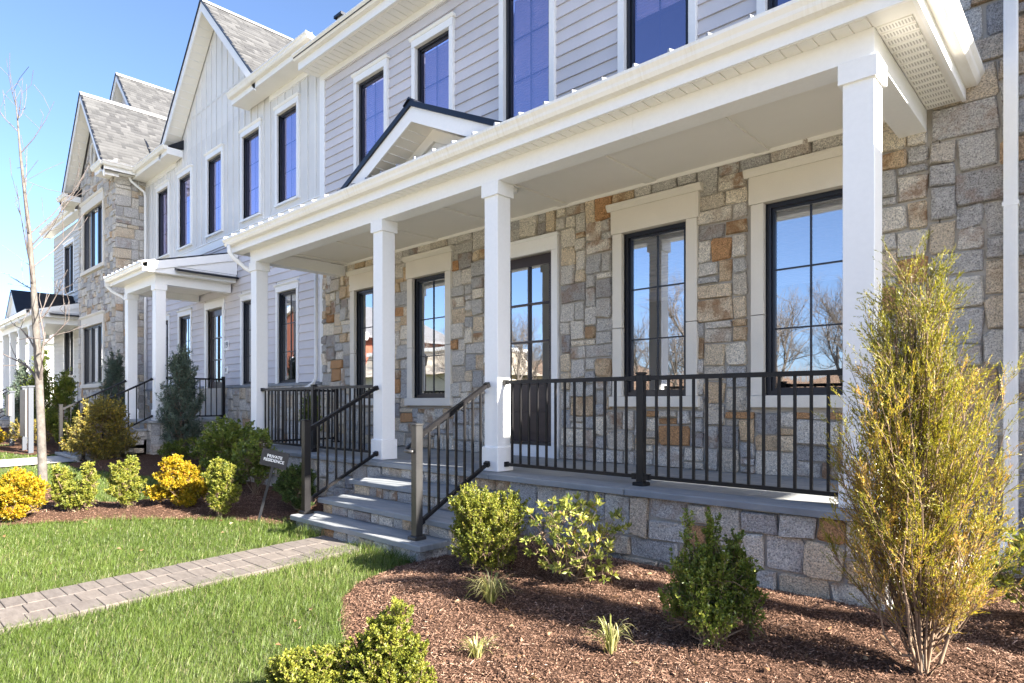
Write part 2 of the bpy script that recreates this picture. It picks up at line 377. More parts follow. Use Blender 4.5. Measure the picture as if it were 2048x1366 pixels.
# window in a wall that faces -Y; sash opening x0..x1, z0..z1; wall face at y
def window(house, x0, x1, z0, z1, y, style, rows=3, cols=2, blind=.0, g='glass', units=1, name='window'):
    fr = MB(); t = .045
    fr.box(x0, x1, y + .02, y + .10, z0, z0 + t).box(x0, x1, y + .02, y + .10, z1 - t, z1).box(x0, x0 + t, y + .02, y + .10, z0 + t, z1 - t).box(x1 - t, x1, y + .02, y + .10, z0 + t, z1 - t)
    uw = (x1 - x0) / units
    for k in range(1, units): fr.box(x0 + k * uw - t * .8, x0 + k * uw + t * .8, y + .022, y + .10, z0 + t, z1 - t)
    W = fr.build(name, 'frame', house)
    for k in range(units):
        a, b, c, d = x0 + k * uw + t, x0 + (k + 1) * uw - t, z0 + t, z1 - t; s = .028
        if units == 1 or True:
            sf = MB(); sf.box(a, b, y + .045, y + .09, c, c + s).box(a, b, y + .045, y + .09, d - s, d).box(a, a + s, y + .045, y + .09, c + s, d - s).box(b - s, b, y + .045, y + .09, c + s, d - s); sf.build('sash', 'frame', W)
            a += s; b -= s; c += s; d -= s
        pw, ph = (b - a) / cols, (d - c) / rows; mu = .0075; my = .056 if g == 'glass' else .074
        for i in range(cols):
            for j in range(rows):
                MB().add([(a + i * pw, y + .068, c + j * ph), (a + (i + 1) * pw, y + .068, c + j * ph), (a + (i + 1) * pw, y + .068, c + (j + 1) * ph), (a + i * pw, y + .068, c + (j + 1) * ph)], [(0, 1, 2, 3)]).build('pane', g, W)
        for i in range(1, cols): B('muntin', 'frame', W, a + i * pw - mu, a + i * pw + mu, y + my, y + my + .01, c, d)
        for j in range(1, rows): B('muntin', 'frame', W, a, b, y + my + .0005, y + my + .0095, c + j * ph - mu, c + j * ph + mu)
        if blind > 0:
            zb = d - (d - c) * blind; pl = MB(); n = max(2, int((d - zb) / .035)); hh = (d - zb) / n
            for q in range(n): pl.add([(a, y + .12, zb + q * hh), (b, y + .12, zb + q * hh), (b, y + .108, zb + (q + .5) * hh), (a, y + .108, zb + (q + .5) * hh), (b, y + .12, zb + (q + 1) * hh), (a, y + .12, zb + (q + 1) * hh)], [(0, 1, 2, 3), (3, 2, 4, 5)])
            pl.build('blind', 'blind', W)
    if style == 'stone':
        jw = .125; zm = z0 + (z1 - z0) * .42
        for q0, q1 in ((x0 - jw, x0), (x1, x1 + jw)):
            MB().bbox(q0, q1, y - .055, y + .06, z0, zm - .004, .004).build('jamb', 'lime', W)
            MB().bbox(q0, q1, y - .055, y + .06, zm + .004, z1, .004).build('jamb', 'lime', W)
        MB().bbox(x0 - jw - .02, x1 + jw + .02, y - .062, y + .06, z1 + .003, z1 + .27, .004).build('lintel', 'lime', W)
        MB().prism([(y + .05, z1 + .27), (y - .07, z1 + .27), (y - .10, z1 + .315), (y - .10, z1 + .345), (y + .05, z1 + .352)], x0 - jw - .06, x1 + jw + .06, lambda a_, p_, q_: (a_, p_, q_)).build('crown_moulding', 'lime', W)
        MB().bbox(x0 - jw - .03, x1 + jw + .03, y - .085, y + .06, z0 - .115, z0 - .003, .006).build('sill', 'lime', W)
    else:
        jw = .085
        for q0, q1 in ((x0 - jw, x0), (x1, x1 + jw)): MB().bbox(q0, q1, y - .04, y + .06, z0 - .003, z1, .003).build('casing', 'white', W)
        MB().bbox(x0 - jw, x1 + jw, y - .042, y + .06, z1 + .002, z1 + .115, .003).build('casing', 'white', W)
        MB().prism([(y + .05, z1 + .115), (y - .05, z1 + .115), (y - .075, z1 + .145), (y - .075, z1 + .155), (y + .05, z1 + .16)], x0 - jw - .03, x1 + jw + .03, lambda a_, p_, q_: (a_, p_, q_)).build('crown_moulding', 'white', W)
        MB().bbox(x0 - jw - .01, x1 + jw + .01, y - .06, y + .06, z0 - .05, z0 - .006, .003).build('sill', 'white', W)
    return W
GUT = [(0, 0), (-.075, 0), (-.095, .03), (-.10, .055), (-.122, .085), (-.122, .11), (-.108, .11), (-.106, .10), (-.014, .10), (-.014, .115), (0, .115)]
def gutter_x(parent, x0, x1, y, z):     # runs along X in front of a fascia at y
    return MB().prism([(p, q) for p, q in GUT], x0, x1, lambda a, p, q: (a, y + p, z + q)).build('gutter', 'gutter', parent)
def gutter_y(parent, y0, y1, x, z):     # runs along Y outside a fascia at x (facing +X)
    return MB().prism([(p, q) for p, q in GUT], y0, y1, lambda a, p, q: (x - p, a, z + q)).build('gutter', 'gutter', parent)
def shingles(parent, p00, p10, p11, p01, seed, name='shingles'):
    # p00->p10 is the eave, p01->p11 the ridge; the whole is one mesh of staggered tabs
    rng = np.random.default_rng(seed)
    A, Bv, Cv, D = (np.array(p, float) for p in (p00, p10, p11, p01))
    nrm = np.cross(Bv - A, D - A); nrm /= np.linalg.norm(nrm)
    if nrm[2] < 0: nrm = -nrm
    H = np.linalg.norm(D - A); nr = max(1, int(H / .15)); V_, F_, Rn = [], [], []
    for j in range(nr):
        t0, t1 = j / nr, min(1, (j + 1.1) / nr); Ls = A + (D - A) * t0; Rs = Bv + (Cv - Bv) * t0; Lt = A + (D - A) * t1; Rt = Bv + (Cv - Bv) * t1
        L = np.linalg.norm(Rs - Ls)
        if L < .05: continue
        x = -rng.random() * .3
        while x < L:
            w_ = rng.choice([.10, .16, .2, .26]); s0, s1 = max(0, x) / L, min(L, x + w_) / L; x += w_
            if s1 <= s0: continue
            th = rng.choice([.004, .013]); k = len(V_)
            a, b, c, d = Ls + (Rs - Ls) * s0, Ls + (Rs - Ls) * s1, Lt + (Rt - Lt) * s1, Lt + (Rt - Lt) * s0
            V_ += [a, b, a + nrm * th, b + nrm * th, c + nrm * .002, d + nrm * .002]; F_ += [(k, k + 1, k + 3, k + 2), (k + 2, k + 3, k + 4, k + 5)]
            Rn += [rng.random() * (.75 if th > .01 else 1)] * 6
    return link(name, np_mesh(name, V_, F_, Rn), 'shingle', parent, kind='stuff')

# ------------------------------------------------------------------ ground
def g(x, y):
    x = np.asarray(x, float); y = np.asarray(y, float)
    return -.66 + .019 * np.clip(-5.5 - x, 0, 22) + .026 * (np.clip(y, -1, 4.4) - 3)
def gz(x, y): return float(g(x, y))
def inpoly(x, y, P):
    x = np.asarray(x, float); y = np.asarray(y, float); r = np.zeros(x.shape, bool); n = len(P)
    for i in range(n):
        (x1, y1), (x2, y2) = P[i], P[(i + 1) % n]
        c = ((y1 > y) != (y2 > y)) & (x < (x2 - x1) * (y - y1) / (y2 - y1 + 1e-12) + x1); r ^= c
    return r
def edist(x, y, P):
    d = np.full(np.shape(x), 9.)
    for i in range(len(P)):
        (x1, y1), (x2, y2) = P[i], P[(i + 1) % len(P)]
        t = np.clip(((x - x1) * (x2 - x1) + (y - y1) * (y2 - y1)) / ((x2 - x1)**2 + (y2 - y1)**2 + 1e-12), 0, 1)
        d = np.minimum(d, np.hypot(x - x1 - t * (x2 - x1), y - y1 - t * (y2 - y1)))
    return d
def smooth_poly(P, it=2):
    for _ in range(it):
        Q = []
        for i in range(len(P)):
            a, b = np.array(P[i]), np.array(P[(i + 1) % len(P)]); Q += [tuple(a * .75 + b * .25), tuple(a * .25 + b * .75)]
        P = Q
    return P
def grid_mesh(name, xs, ys, fz, m, mask=None, **kw):
    X, Y = np.meshgrid(xs, ys); Z = fz(X, Y); v = np.stack([X, Y, Z], -1).reshape(-1, 3); nx = len(xs)
    I, J = np.meshgrid(np.arange(len(xs) - 1), np.arange(len(ys) - 1)); a = (J * nx + I).ravel()
    if mask is not None:
        cx = (X[:-1, :-1] + X[1:, 1:]) / 2; cy = (Y[:-1, :-1] + Y[1:, 1:]) / 2; a = a[mask(cx, cy).ravel()]
    f = np.stack([a, a + 1, a + nx + 1, a + nx], -1)
    return link(name, np_mesh(name, v, f), m, None, True, **kw)
xs = np.unique(np.concatenate([np.linspace(-900, -60, 8), np.linspace(-60, -25, 12), np.linspace(-25, 5, 61), np.linspace(5, 60, 12), np.linspace(60, 900, 8)]))
ys = np.unique(np.concatenate([np.linspace(-900, -60, 8), np.linspace(-60, -6, 14), np.linspace(-6, 8, 29), np.linspace(8, 60, 10), np.linspace(60, 900, 8)]))
grid_mesh('lawn_ground', xs, ys, lambda X, Y: g(X, Y) - .012, 'lawn', kind='structure')
BED_R = [(-4.2, 4.6), (-4.27, 3.4), (-4.26, 3.15), (-4.12, 2.7), (-3.9, 2.42), (-3.5, 2.17), (-3.12, 1.96), (-2.75, 1.72), (-2.2, 1.42), (-1, 1.15), (2.5, 1.1), (2.5, 6.3), (-.4, 6.3), (-1, 4.6)]
BED_L = smooth_poly([(-8.9, .5), (-8.78, 1.22), (-8.36, 2.0), (-7.7, 2.68), (-6.92, 3.2), (-6.36, 3.32), (-6.36, 4.6), (-10.4, 4.6), (-10.2, 3.7), (-9.5, 3.2), (-9.25, 2.75), (-9.5, 2.35), (-10.3, 2.35), (-11.5, 2.3), (-11.6, 1.7), (-10.5, 1.5), (-9.8, 1.1), (-9.7, .5)])
BED_19 = smooth_poly([(-14.0, 3.0), (-12.3, 3.35), (-10.3, 3.9), (-10.3, 6.4), (-20.4, 6.4), (-20.4, 2.4), (-18.6, 2.5), (-16.75, 2.95), (-16.55, 4.0), (-14.7, 4.0), (-14.8, 3.0)])
BED_21 = [(-34, 2.3), (-20.4, 2.5), (-20.4, 6.3), (-34, 6.3)]
def bedz(P, top):
    def f(X, Y):
        d = np.where(inpoly(X, Y, P), edist(X, Y, P), 0); t = np.clip(d / .55, 0, 1); t = t * t * (3 - 2 * t)
        n = .012 * np.sin(X * 7.1 + 2 * np.sin(Y * 3.3)) * np.sin(Y * 6.3 + 1.3) + .008 * np.sin(X * 19 + Y * 5) * np.sin(Y * 23 - X * 3)
        return g(X, Y) + .006 + top * t + n * t
    return f
BZ = {}
for nm, P, top, res in (('mulch_bed', BED_R, .09, .035), ('mulch_bed', BED_L, .05, .06), ('mulch_bed', BED_19, .05, .12), ('mulch_bed', BED_21, .05, .2)):
    px = [p[0] for p in P]; py = [p[1] for p in P]; f = bedz(P, top); BZ[id(P)] = f
    grid_mesh(nm, np.arange(min(px) - res, max(px) + res, res), np.arange(min(py) - res, max(py) + res, res), f, 'mulch', (lambda P: lambda a, b: inpoly(a, b, P))(P), kind='structure')
def floorz(x, y):
    for P in (BED_R, BED_L, BED_19, BED_21):
        if inpoly(np.array([x]), np.array([y]), P)[0]: return float(BZ[id(P)](np.array([x]), np.array([y]))[0])
    return gz(x, y)
# paver walkway (setting) with one object per paver
PX0, PX1 = -5.73, -4.98
walk = grid_mesh('walkway', np.linspace(PX0, PX1, 5), np.linspace(.46, 3.36, 16), lambda X, Y: g(X, Y) + .014, 'sand', kind='structure')
pv = {}
for x0, x1, Ls in ((PX0, PX0 + .27, (.115, .115, .12)), (PX0 + .27, PX0 + .51, (.15, .15, .16)), (PX0 + .51, PX1, (.13, .14, .15))):
    y = .46 - random.uniform(0, .03); ww = (x1 - x0) / 2 - .0015
    while y < 3.35:
        y1 = min(y + random.choice(Ls), 3.355)
        if y1 - y > .05:
            cx, cy, h = (x0 + x1) / 2, (y + y1) / 2, (y1 - y) / 2 - .002; key = (round(h, 3), round(ww, 3))
            if key not in pv:
                t = MB().bbox(-ww, ww, -h, h, -.03, .024, .003); me = bpy.data.meshes.new('paver'); me.from_pydata(t.v, [], t.f); me.materials.append(M['paver']); pv[key] = me
            o = link('paver', pv[key], None, walk); o.location = (cx, cy, gz(cx, cy) + random.uniform(-.0015, .002)); o.rotation_euler = (R(1.49) + random.uniform(-.005, .005), random.uniform(-.005, .005), 0)
        y = y1
walk19 = grid_mesh('walkway', np.linspace(-16.3, -14.85, 4), np.linspace(.46, 3.62, 10), lambda X, Y: g(X, Y) + .02, 'concrete', kind='structure')
grid_mesh('pavement', np.linspace(-120, 60, 40), np.linspace(-5.4, .46, 5), lambda X, Y: g(X, Y) + .02, 'concrete', kind='structure')
grid_mesh('road', np.linspace(-160, 90, 40), np.linspace(-14, -6, 4), lambda X, Y: g(X, Y) + .01, 'asphalt', kind='structure')

# ------------------------------------------------------------------ main townhouse
YW = 6.2
H = thing('townhouse', 'lavender-grey lap-sided townhouse with fieldstone ground floor behind the long white porch', 'house', (-5.8, 6.2, 0))
LOW = [(-9.52, -8.72), (-7.91, -7.13), (-4.06, -3.26), (-2.44, -1.64)]
UP = [(-9.475, -8.675), (-7.86, -7.06), (-5.952, -5.152), (-4.04, -3.24), (-2.43, -1.63)]
DX0, DX1, DZ0, DZ1 = -6.03, -5.11, .19, 2.615
holes_lo = [(a - .125, b + .125, .77 - .115, 2.63 + .35) for a, b in LOW] + [(DX0 - .105, DX1 + .105, -.1, 2.82)]
win_lo = [(a, b, .77, 2.63) for a, b in LOW] + [(DX0, DX1, 0, DZ1)]
mb = MB(); holed_wall(mb, -10.62, -1.02, -.05, 3.3, win_lo, YW, YW + .16); SW = mb.build('stone_wall', 'mortar', H)
rng = np.random.default_rng(11)
rc = pack(-10.61, -1.09, 0, 3.15, holes_lo, .076, rng)
vis = lambda r: (r[1] - r[0]) * (r[3] - r[2]) / (((r[0] + r[1]) / 2)**2 + 38) - (1 if r[1] < -9.75 and False else 0)
stones(rc, lambda a, b, n: (a, YW - n, b), SW, 'stone', rng, vis, 300)
mb = MB(); holed_wall(mb, -10.60, -1.0, 3.3, 6.9, [(a, b, 4.37, 6.21) for a, b in UP], YW + .03, YW + .16); SDW = mb.build('siding_wall', 'siding', H)
lap(SDW, -10.56, -1.02, 3.75, 6.66, [(a - .085, b + .085, 4.32, 6.36) for a, b in UP], YW + .03, 'siding')
for a, b in LOW: window(H, a, b, .77, 2.63, YW, 'stone', blind=.42 if a > -5 else .0)
for a, b in UP: window(H, a, b, 4.37, 6.21, YW, 'trim', blind=1 if a < -5.5 else .62, g='glassup')
B('corner_board', 'white', H, -10.66, -10.56, YW - .012, YW + .16, 3.3, 6.66)
B('frieze_board', 'white', H, -10.66, -1.0, YW - .02, YW + .16, 6.66, 6.90)
# main eave
ev = B('eave_soffit', 'soffit', H, -10.78, -1.0, 5.83, YW - .02, 6.765, 6.785)
for k in range(64):
    x = -10.76 + k * .1525; B('soffit_panel', 'soffit', ev, x, x + .135, 5.86, YW - .022, 6.757, 6.765)
B('fascia', 'white', H, -10.80, -1.0, 5.80, 5.83, 6.76, 6.95)
gutter_x(H, -10.82, -1.0, 5.80, 6.90)
rf = MB(); rf.prism([(5.70, 6.98), (10.5, 11.4), (10.5, 11.3), (5.70, 6.93)], -10.8, -1.0, lambda a, p, q: (a, p, q)); ROOF = rf.build('roof', 'shingle', H, rnd=.5)
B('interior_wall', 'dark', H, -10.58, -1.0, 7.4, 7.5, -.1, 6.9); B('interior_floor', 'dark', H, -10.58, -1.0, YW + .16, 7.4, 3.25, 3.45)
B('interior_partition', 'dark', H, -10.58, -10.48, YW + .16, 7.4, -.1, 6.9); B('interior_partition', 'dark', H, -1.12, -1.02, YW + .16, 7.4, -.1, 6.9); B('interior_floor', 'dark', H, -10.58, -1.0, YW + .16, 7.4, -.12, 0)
# front door
DR = MB(); DR.box(DX0, DX0 + .11, YW + .05, YW + .095, DZ0, DZ1).box(DX1 - .11, DX1, YW + .05, YW + .095, DZ0, DZ1).box(DX0 + .11, DX1 - .11, YW + .05, YW + .095, DZ1 - .13, DZ1).box(DX0 + .11, DX1 - .11, YW + .05, YW + .095, DZ0, 1.0)
DR = DR.build('door', 'door', H)
pw = (DX1 - DX0 - .22) / 2; ph = (DZ1 - .13 - 1.0) / 3
for i in range(2):
    for j in range(3):
        a, c = DX0 + .11 + i * pw, 1.0 + j * ph
        MB().add([(a, YW + .075, c), (a + pw, YW + .075, c), (a + pw, YW + .075, c + ph), (a, YW + .075, c + ph)], [(0, 1, 2, 3)]).build('pane', 'glass', DR)
B('muntin', 'door', DR, DX0 + .11 + pw - .013, DX0 + .11 + pw + .013, YW + .045, YW + .10, 1.0, DZ1 - .13)
for j in (1, 2): B('muntin', 'door', DR, DX0 + .11, DX1 - .11, YW + .046, YW + .099, 1.0 + j * ph - .013, 1.0 + j * ph + .013)
for z0, z1 in ((.30, .58), (.62, .94)):
    MB().bbox(DX0 + .14, DX1 - .14, YW + .036, YW + .05, z0, z1, .006).build('door_panel', 'door', DR)
for z in (1.30, 1.15, .92): MB().bbox(DX0 + .03, DX0 + .08, YW + .03, YW + .05, z - .05, z + .05, .004).build('lock_plate', 'chrome', DR)
MB().tube([(DX0 + .055, YW + .03, .92), (DX0 + .055, YW - .02, .92), (DX0 + .17, YW - .02, .92)], .01).build('handle', 'chrome', DR, True)
CS = MB(); CS.bbox(DX0 - .10, DX0, YW - .045, YW + .06, 0, DZ1, .003).bbox(DX1, DX1 + .10, YW - .045, YW + .06, 0, DZ1, .003).bbox(DX0 - .10, DX1 + .10, YW - .047, YW + .06, DZ1 + .002, 2.79, .003); CS.build('door_casing', 'white', H)
MB().prism([(YW + .05, 2.79), (YW - .055, 2.79), (YW - .075, 2.82), (YW + .05, 2.825)], DX0 - .12, DX1 + .12, lambda a, p, q: (a, p, q)).build('crown_moulding', 'white', H)
B('threshold', 'white', H, DX0, DX1, YW - .03, YW + .1, 0.002, .15); B('threshold', 'bronze', H, DX0 + .001, DX1 - .001, YW - .01, YW + .1, .152, .188)
for z in (1.33, 1.1): MB().bbox(-6.26, -6.19, YW - .06, YW - .03, z, z + .12, .004).build('doorbell', 'white', H)

# ------------------------------------------------------------------ long front porch
P = thing('front_porch', 'long white porch with four square columns across the fieldstone front', 'porch', (-5.6, 4.5, 0))
for x in (-10.03, -6.65, -4.68, -1.29):
    C = MB().bbox(x, x + .19, 4.57, 4.76, .24, 2.80, .004).build('column', 'white', P)
    MB().bbox(x - .022, x + .212, 4.548, 4.782, .006, .25, .008).build('column_base', 'white', C)
    MB().bbox(x - .024, x + .214, 4.546, 4.784, 2.795, 2.934, .004).build('capital', 'white', C)
for a, b in ((-10.03, -6.551), (-6.549, -2.901), (-2.899, -1.10)): B('beam', 'white', P, a, b, 4.56, 4.77, 2.932, 3.11)
B('beam', 'white', P, -10.03, -9.83, 4.77, YW - .03, 2.933, 3.11); B('beam', 'white', P, -1.30, -1.101, 4.77, YW - .03, 2.933, 3.11)
B('trim_strip', 'ceiling', P, -9.83, -1.30, 4.77, 4.81, 3.085, 3.135)
CE = B('ceiling', 'ceiling', P, -9.83, -1.30, 4.77, YW - .03, 3.137, 3.16)
for x in (-9.8 + .04, -8.55, -7.35, -6.12, -4.9, -3.68, -2.45): B('ceiling_batten', 'ceiling', CE, x - .07, x + .07, 4.81, YW - .035, 3.118, 3.137)
B('trim_strip', 'ceiling', P, -9.83, -1.30, YW - .055, YW - .03, 3.10, 3.137)
lp = MB().tube([(-4.95, 5.25, 3.118), (-4.95, 5.25, 3.085), (-4.95, 5.25, 3.07)], [.085, .085, .05], 20).build('ceiling_lamp', 'white', P, True)
XR, YF = -.86, 4.40     # fascia planes
so_ = B('soffit', 'soffit', P, -10.30, -1.10, YF, 4.56, 3.112, 3.13); so2 = B('soffit', 'soffit', P, -1.10, XR, YF, YW - .03, 3.112, 3.13)
k = 0; x = -10.28
while x < -1.12:
    B('soffit_panel', 'soffit', so_, x, x + .098, YF + .02, 4.552, 3.104, 3.112); x += .108
y = 4.58
while y < YW - .12:
    q = B('soffit_panel', 'soffit', so2, -1.092, XR - .035, y, y + .088, 3.104, 3.112)
    sl = MB()
    for c in range(11): sl.box(-1.080 + c * .0175, -1.080 + c * .0175 + .0075, y + .018, y + .07, 3.1025, 3.104)
    sl.build('vent_slots', 'slot', q, kind='stuff'); y += .105
B('trim_strip', 'soffit', so2, -1.10, XR, YF + .0, YF + .16, 3.103, 3.112)
for a, b in ((-10.30, -7.4012), (-7.40, -3.9012), (-3.90, XR + .025)): B('fascia', 'white', P, a, b, YF - .025, YF, 3.10, 3.29)
B('fascia', 'white', P, XR, XR + .0249, YF, YW - .03, 3.10, 3.29)
B('fascia', 'white', P, -10.325, -10.30, YF - .025, YW - .03, 3.10, 3.29)
gutter_x(P, -10.36, XR + .14, YF - .025, 3.20); gutter_y(P, YF - .14, YW - .03, XR + .025, 3.20)
# metal roof: shed with hipped right end
RZ = lambda y: 3.31 + (y - 4.27) * .27
rb = MB(); rb.add([(-10.34, 4.27, RZ(4.27)), (XR + .13, 4.27, RZ(4.27)), (XR + .13, YW, RZ(4.27)), (XR - 1.4, YW, RZ(YW)), (-10.34, YW, RZ(YW)), (-10.34, 4.27, 3.24), (-10.34, YW, 3.24)], [(0, 1, 3, 4), (1, 2, 3), (0, 4, 6, 5)])
PR = rb.build('roof', 'roofmetal', P)
x = -10.33
while x < -.85:
    yt = YW if x < XR - 1.4 else 4.27 + (XR + .13 - x) / 1.53 * (YW - 4.27)
    if yt > 4.5 and not (-6.75 < x < -4.35 and False):
        MB().prism([(-.014, 0), (.014, 0), (.006, .034), (-.006, .034)], 4.262, yt, (lambda X: lambda a, p, q: (X + p, a, RZ(a) + q))(x)).build('roof_seam', 'seam_glint', PR)
    x += .305
# small pediment over the steps
PXc, PZ, PH = -5.70, 4.06, 1.50; sl_ = .47
def rake(name, m, y0, y1, t0, t1, par, hw=PH):   # chevron band between perpendicular offsets t0,t1 below the roof line
    for s in (-1, 1):
        v = []
        for y in (y0, y1):
            for (dx, dt) in ((0, t0), (hw, t0), (hw, t1), (0, t1)):
                v.append((PXc + s * dx, y, PZ - dx * sl_ - dt))
        f = [(0, 1, 2, 3), (7, 6, 5, 4), (0, 4, 5, 1), (3, 2, 6, 7), (1, 5, 6, 2), (0, 3, 7, 4)]
        MB().add(v, f if s > 0 else [q[::-1] for q in f]).build(name, m, par)
PD = MB().add([(PXc - PH, 4.78, 3.3), (PXc + PH, 4.78, 3.3), (PXc, 4.78, PZ - .05), (PXc - PH, 4.80, 3.3), (PXc + PH, 4.80, 3.3), (PXc, 4.80, PZ - .05)], [(0, 1, 2), (5, 4, 3), (0, 3, 4, 1), (1, 4, 5, 2), (2, 5, 3, 0)]).build('pediment', 'white', P)
rake('rake_board', 'white', 4.42, 4.445, .035, .215, PD)
rake('rake_soffit', 'soffit', 4.445, 4.78, .19, .20, PD)
rake('rake_frieze', 'soffit', 4.745, 4.779, .20, .34, PD)
for s in (-1, 1):
    for k in range(1, 12):
        dx = k * .12
        MB().bar((PXc + s * dx, 4.45, PZ - dx * sl_ - .203), (PXc + s * dx, 4.74, PZ - dx * sl_ - .203), .012, .01).build('soffit_bead', 'white', PD)
rake('metal_edge', 'roofmetal', 4.395, 4.455, -.02, .045, PD, PH + .05)
rake('pediment_roof', 'roofmetal', 4.455, YW, -.018, .03, PD, PH + .05)
MB().prism([(-.10, -.04), (-.10, -.05), (0, .005), (.10, -.05), (.10, -.04), (0, .03)], 4.38, YW, lambda a, p, q: (PXc + p, a, PZ + .02 + q)).build('ridge_cap', 'roofmetal', PD)
# porch floor and foundation
FL = B('porch_floor', 'mortar', P, -10.12, -1.0, 4.46, YW, -.045, -.014)
for k, (a, b) in enumerate(zip([-10.15, -8.6, -7.1, -6.30, -4.45, -2.88], [-8.6, -7.1, -6.30, -4.45, -2.88, -.97])):
    MB().bbox(a + .004, b - .004, 4.39, 4.70, -.05, 0, .006).build('coping_slab', 'blue', FL)
yy = [4.704, 5.10, 5.62, YW]
for j in range(3):
    x = -10.1 + j * .23
    while x < -1.02:
        L = random.choice([.45, .6, .76, .9]); x1 = min(x + L, -1.0)
        if x1 - x > .08: MB().bbox(max(x, -10.1) + .005, x1 - .005, yy[j] + .005, yy[j + 1] - .005, -.03, -.002, .003).build('flagstone', 'blue', FL)
        x = x1
mb = MB(); mb.box(-10.08, -1.07, 4.46, 4.60, -1.0, -.05).box(-1.20, -1.07, 4.60, YW, -1.0, -.05).box(-10.08, -9.95, 4.60, YW, -1.0, -.05); FN = mb.build('foundation_wall', 'mortar', P)
rng = np.random.default_rng(5)
rc = pack(-4.2, -1.07, -.80, -.055, [], .085, rng) + pack(-10.08, -6.3, -.72, -.055, [], .085, rng)
stones([r for r in rc if r[0] > -2.6], lambda a, b, n: (a, 4.46 - n, b), FN, 'stone', rng, lambda r: r[0], 200); stones([r for r in rc if r[0] <= -2.6], lambda a, b, n: (a, 4.46 - n, b), FN, 'stonegrey', rng, lambda r: r[0], 200)
rc = pack(4.46, YW, -.80, -.055, [], .085, rng); stones(rc, lambda a, b, n: (-1.07 + n, a, b), FN, 'stonegrey', rng, lambda r: r[0], 60)
rc = pack(4.46, YW, -.72, -.055, [], .085, rng); stones(rc, lambda a, b, n: (-10.08 - n, a, b), FN, 'stonegrey', rng, lambda r: r[0], 60, flip=True)

# ------------------------------------------------------------------ porch steps
S = thing('porch_steps', 'bluestone and fieldstone steps leading up to the long porch', 'steps', (-5.3, 3.9, -.66))
rng = np.random.default_rng(3)
ST = [(-6.32, -4.14, 4.01, -.17, 4.46), (-6.32, -4.13, 3.62, -.34, 4.05), (-6.40, -4.19, 3.34, -.50, 3.68)]
for k, (x0, x1, yf, z, yb) in enumerate(ST):
    MB().bbox(x0, x1, yf, yb, z - .05, z, .007).build('tread', 'blue', S)
    rs = B('riser', 'mortar', S, x0 + .05, x1 - .05, yf + .055, yb if k else 4.459, (-.9), z - .051)
    zb = ST[k + 1][3] if k < 2 else -.80
    x = x0 + .045
    rects = pack(x0 + .045, x1 - .045, zb, z - .054, [], .075 if k == 2 else .12, rng, 4, 2) if k == 2 else []
    if k < 2:
        while x < x1 - .06:
            L = float(rng.choice([.13, .18, .24, .3])); x2 = x + L if x1 - .045 - (x + L) > .1 else x1 - .045
            rects.append((x, x2, zb, z - .054)); x = x2
    stones(rects, (lambda Y: lambda a, b, n: (a, Y - n, b))(yf + .055), rs, 'stone', rng, lambda r: 1, 100, proud=.02)
    side = [(yf + .06, (yf + yb) / 2, zb, z - .054), ((yf + yb) / 2, yb, zb, z - .054)]
    stones(side, (lambda X: lambda a, b, n: (X + n, a, b))(x1 - .05), rs, 'stonegrey', rng, lambda r: 1, 100, proud=.02)
# upper riser below the porch coping
rects = []; x = -6.28
while x < -4.2:
    L = float(rng.choice([.13, .18, .24, .3])); x2 = x + L if -4.2 - (x + L) > .1 else -4.2
    rects.append((x, x2, -.165, -.054)); x = x2
rs = B('riser', 'mortar', S, -6.30, -4.18, 4.452, 4.4595, -.17, -.053); stones(rects, lambda a, b, n: (a, 4.452 - n, b), rs, 'stone', rng, lambda r: 1, 100, proud=.015)

# ------------------------------------------------------------------ railings
def post(par, x, y, z0, z1, m='black', s=.032):
    p = MB().bbox(x - s, x + s, y - s, y + s, z0, z1, .004).build('post', m, par)
    MB().bbox(x - s - .006, x + s + .006, y - s - .006, y + s + .006, z1 + .0005, z1 + .016, .005).build('post_cap', m, p)
    MB().bbox(x - s - .024, x + s + .024, y - s - .024, y + s + .024, z0, z0 + .03, .006).build('post_base', m, p); return p
def rail_run(par, p0, p1, ztop, zbot, n, m='black'):   # level or sloped run; ztop/zbot = (start, end)
    p0, p1 = Vector(p0), Vector(p1)
    a, b = Vector((p0.x, p0.y, ztop[0])), Vector((p1.x, p1.y, ztop[1])); MB().bar(a, b, .042, .036).build('top_rail', m, par)
    c, d = Vector((p0.x, p0.y, zbot[0])), Vector((p1.x, p1.y, zbot[1])); MB().bar(c, d, .034, .03).build('bottom_rail', m, par)
    for e, q in ((a, b), (b, a), (c, d), (d, c)):
        t = (q - e).normalized(); MB().bar(e + t * .001, e + t * .045, .052, .05).build('bracket', m, par)
    for k in range(1, n + 1):
        t = k / (n + 1); x, y = p0.x + (p1.x - p0.x) * t, p0.y + (p1.y - p0.y) * t
        zt, zb = ztop[0] + (ztop[1] - ztop[0]) * t, zbot[0] + (zbot[1] - zbot[0]) * t
        MB().box(x - .0095, x + .0095, y - .0095, y + .0095, zb, zt).build('baluster', m, par)
RY = 4.665
rl = thing('porch_railing', 'black metal porch railing in front of the door and the two right windows', 'railing', (-2.9, RY, 0))
post(rl, -2.885, RY, .001, .94); rail_run(rl, (-4.49, RY), (-2.92, RY), (.905, .905), (.075, .075), 13); rail_run(rl, (-2.85, RY), (-1.295, RY), (.905, .905), (.075, .075), 13)
rl = thing('porch_railing', 'black metal porch railing at the left end of the long porch beside the sign', 'railing', (-8.3, RY, 0))
post(rl, -8.24, RY, .001, .94); rail_run(rl, (-9.84, RY), (-8.275, RY), (.905, .905), (.075, .075), 13); rail_run(rl, (-8.205, RY), (-6.655, RY), (.905, .905), (.075, .075), 13)
rl = thing('porch_railing', 'short black side railing closing the left end of the long porch', 'railing', (-9.93, 5.4, 0))
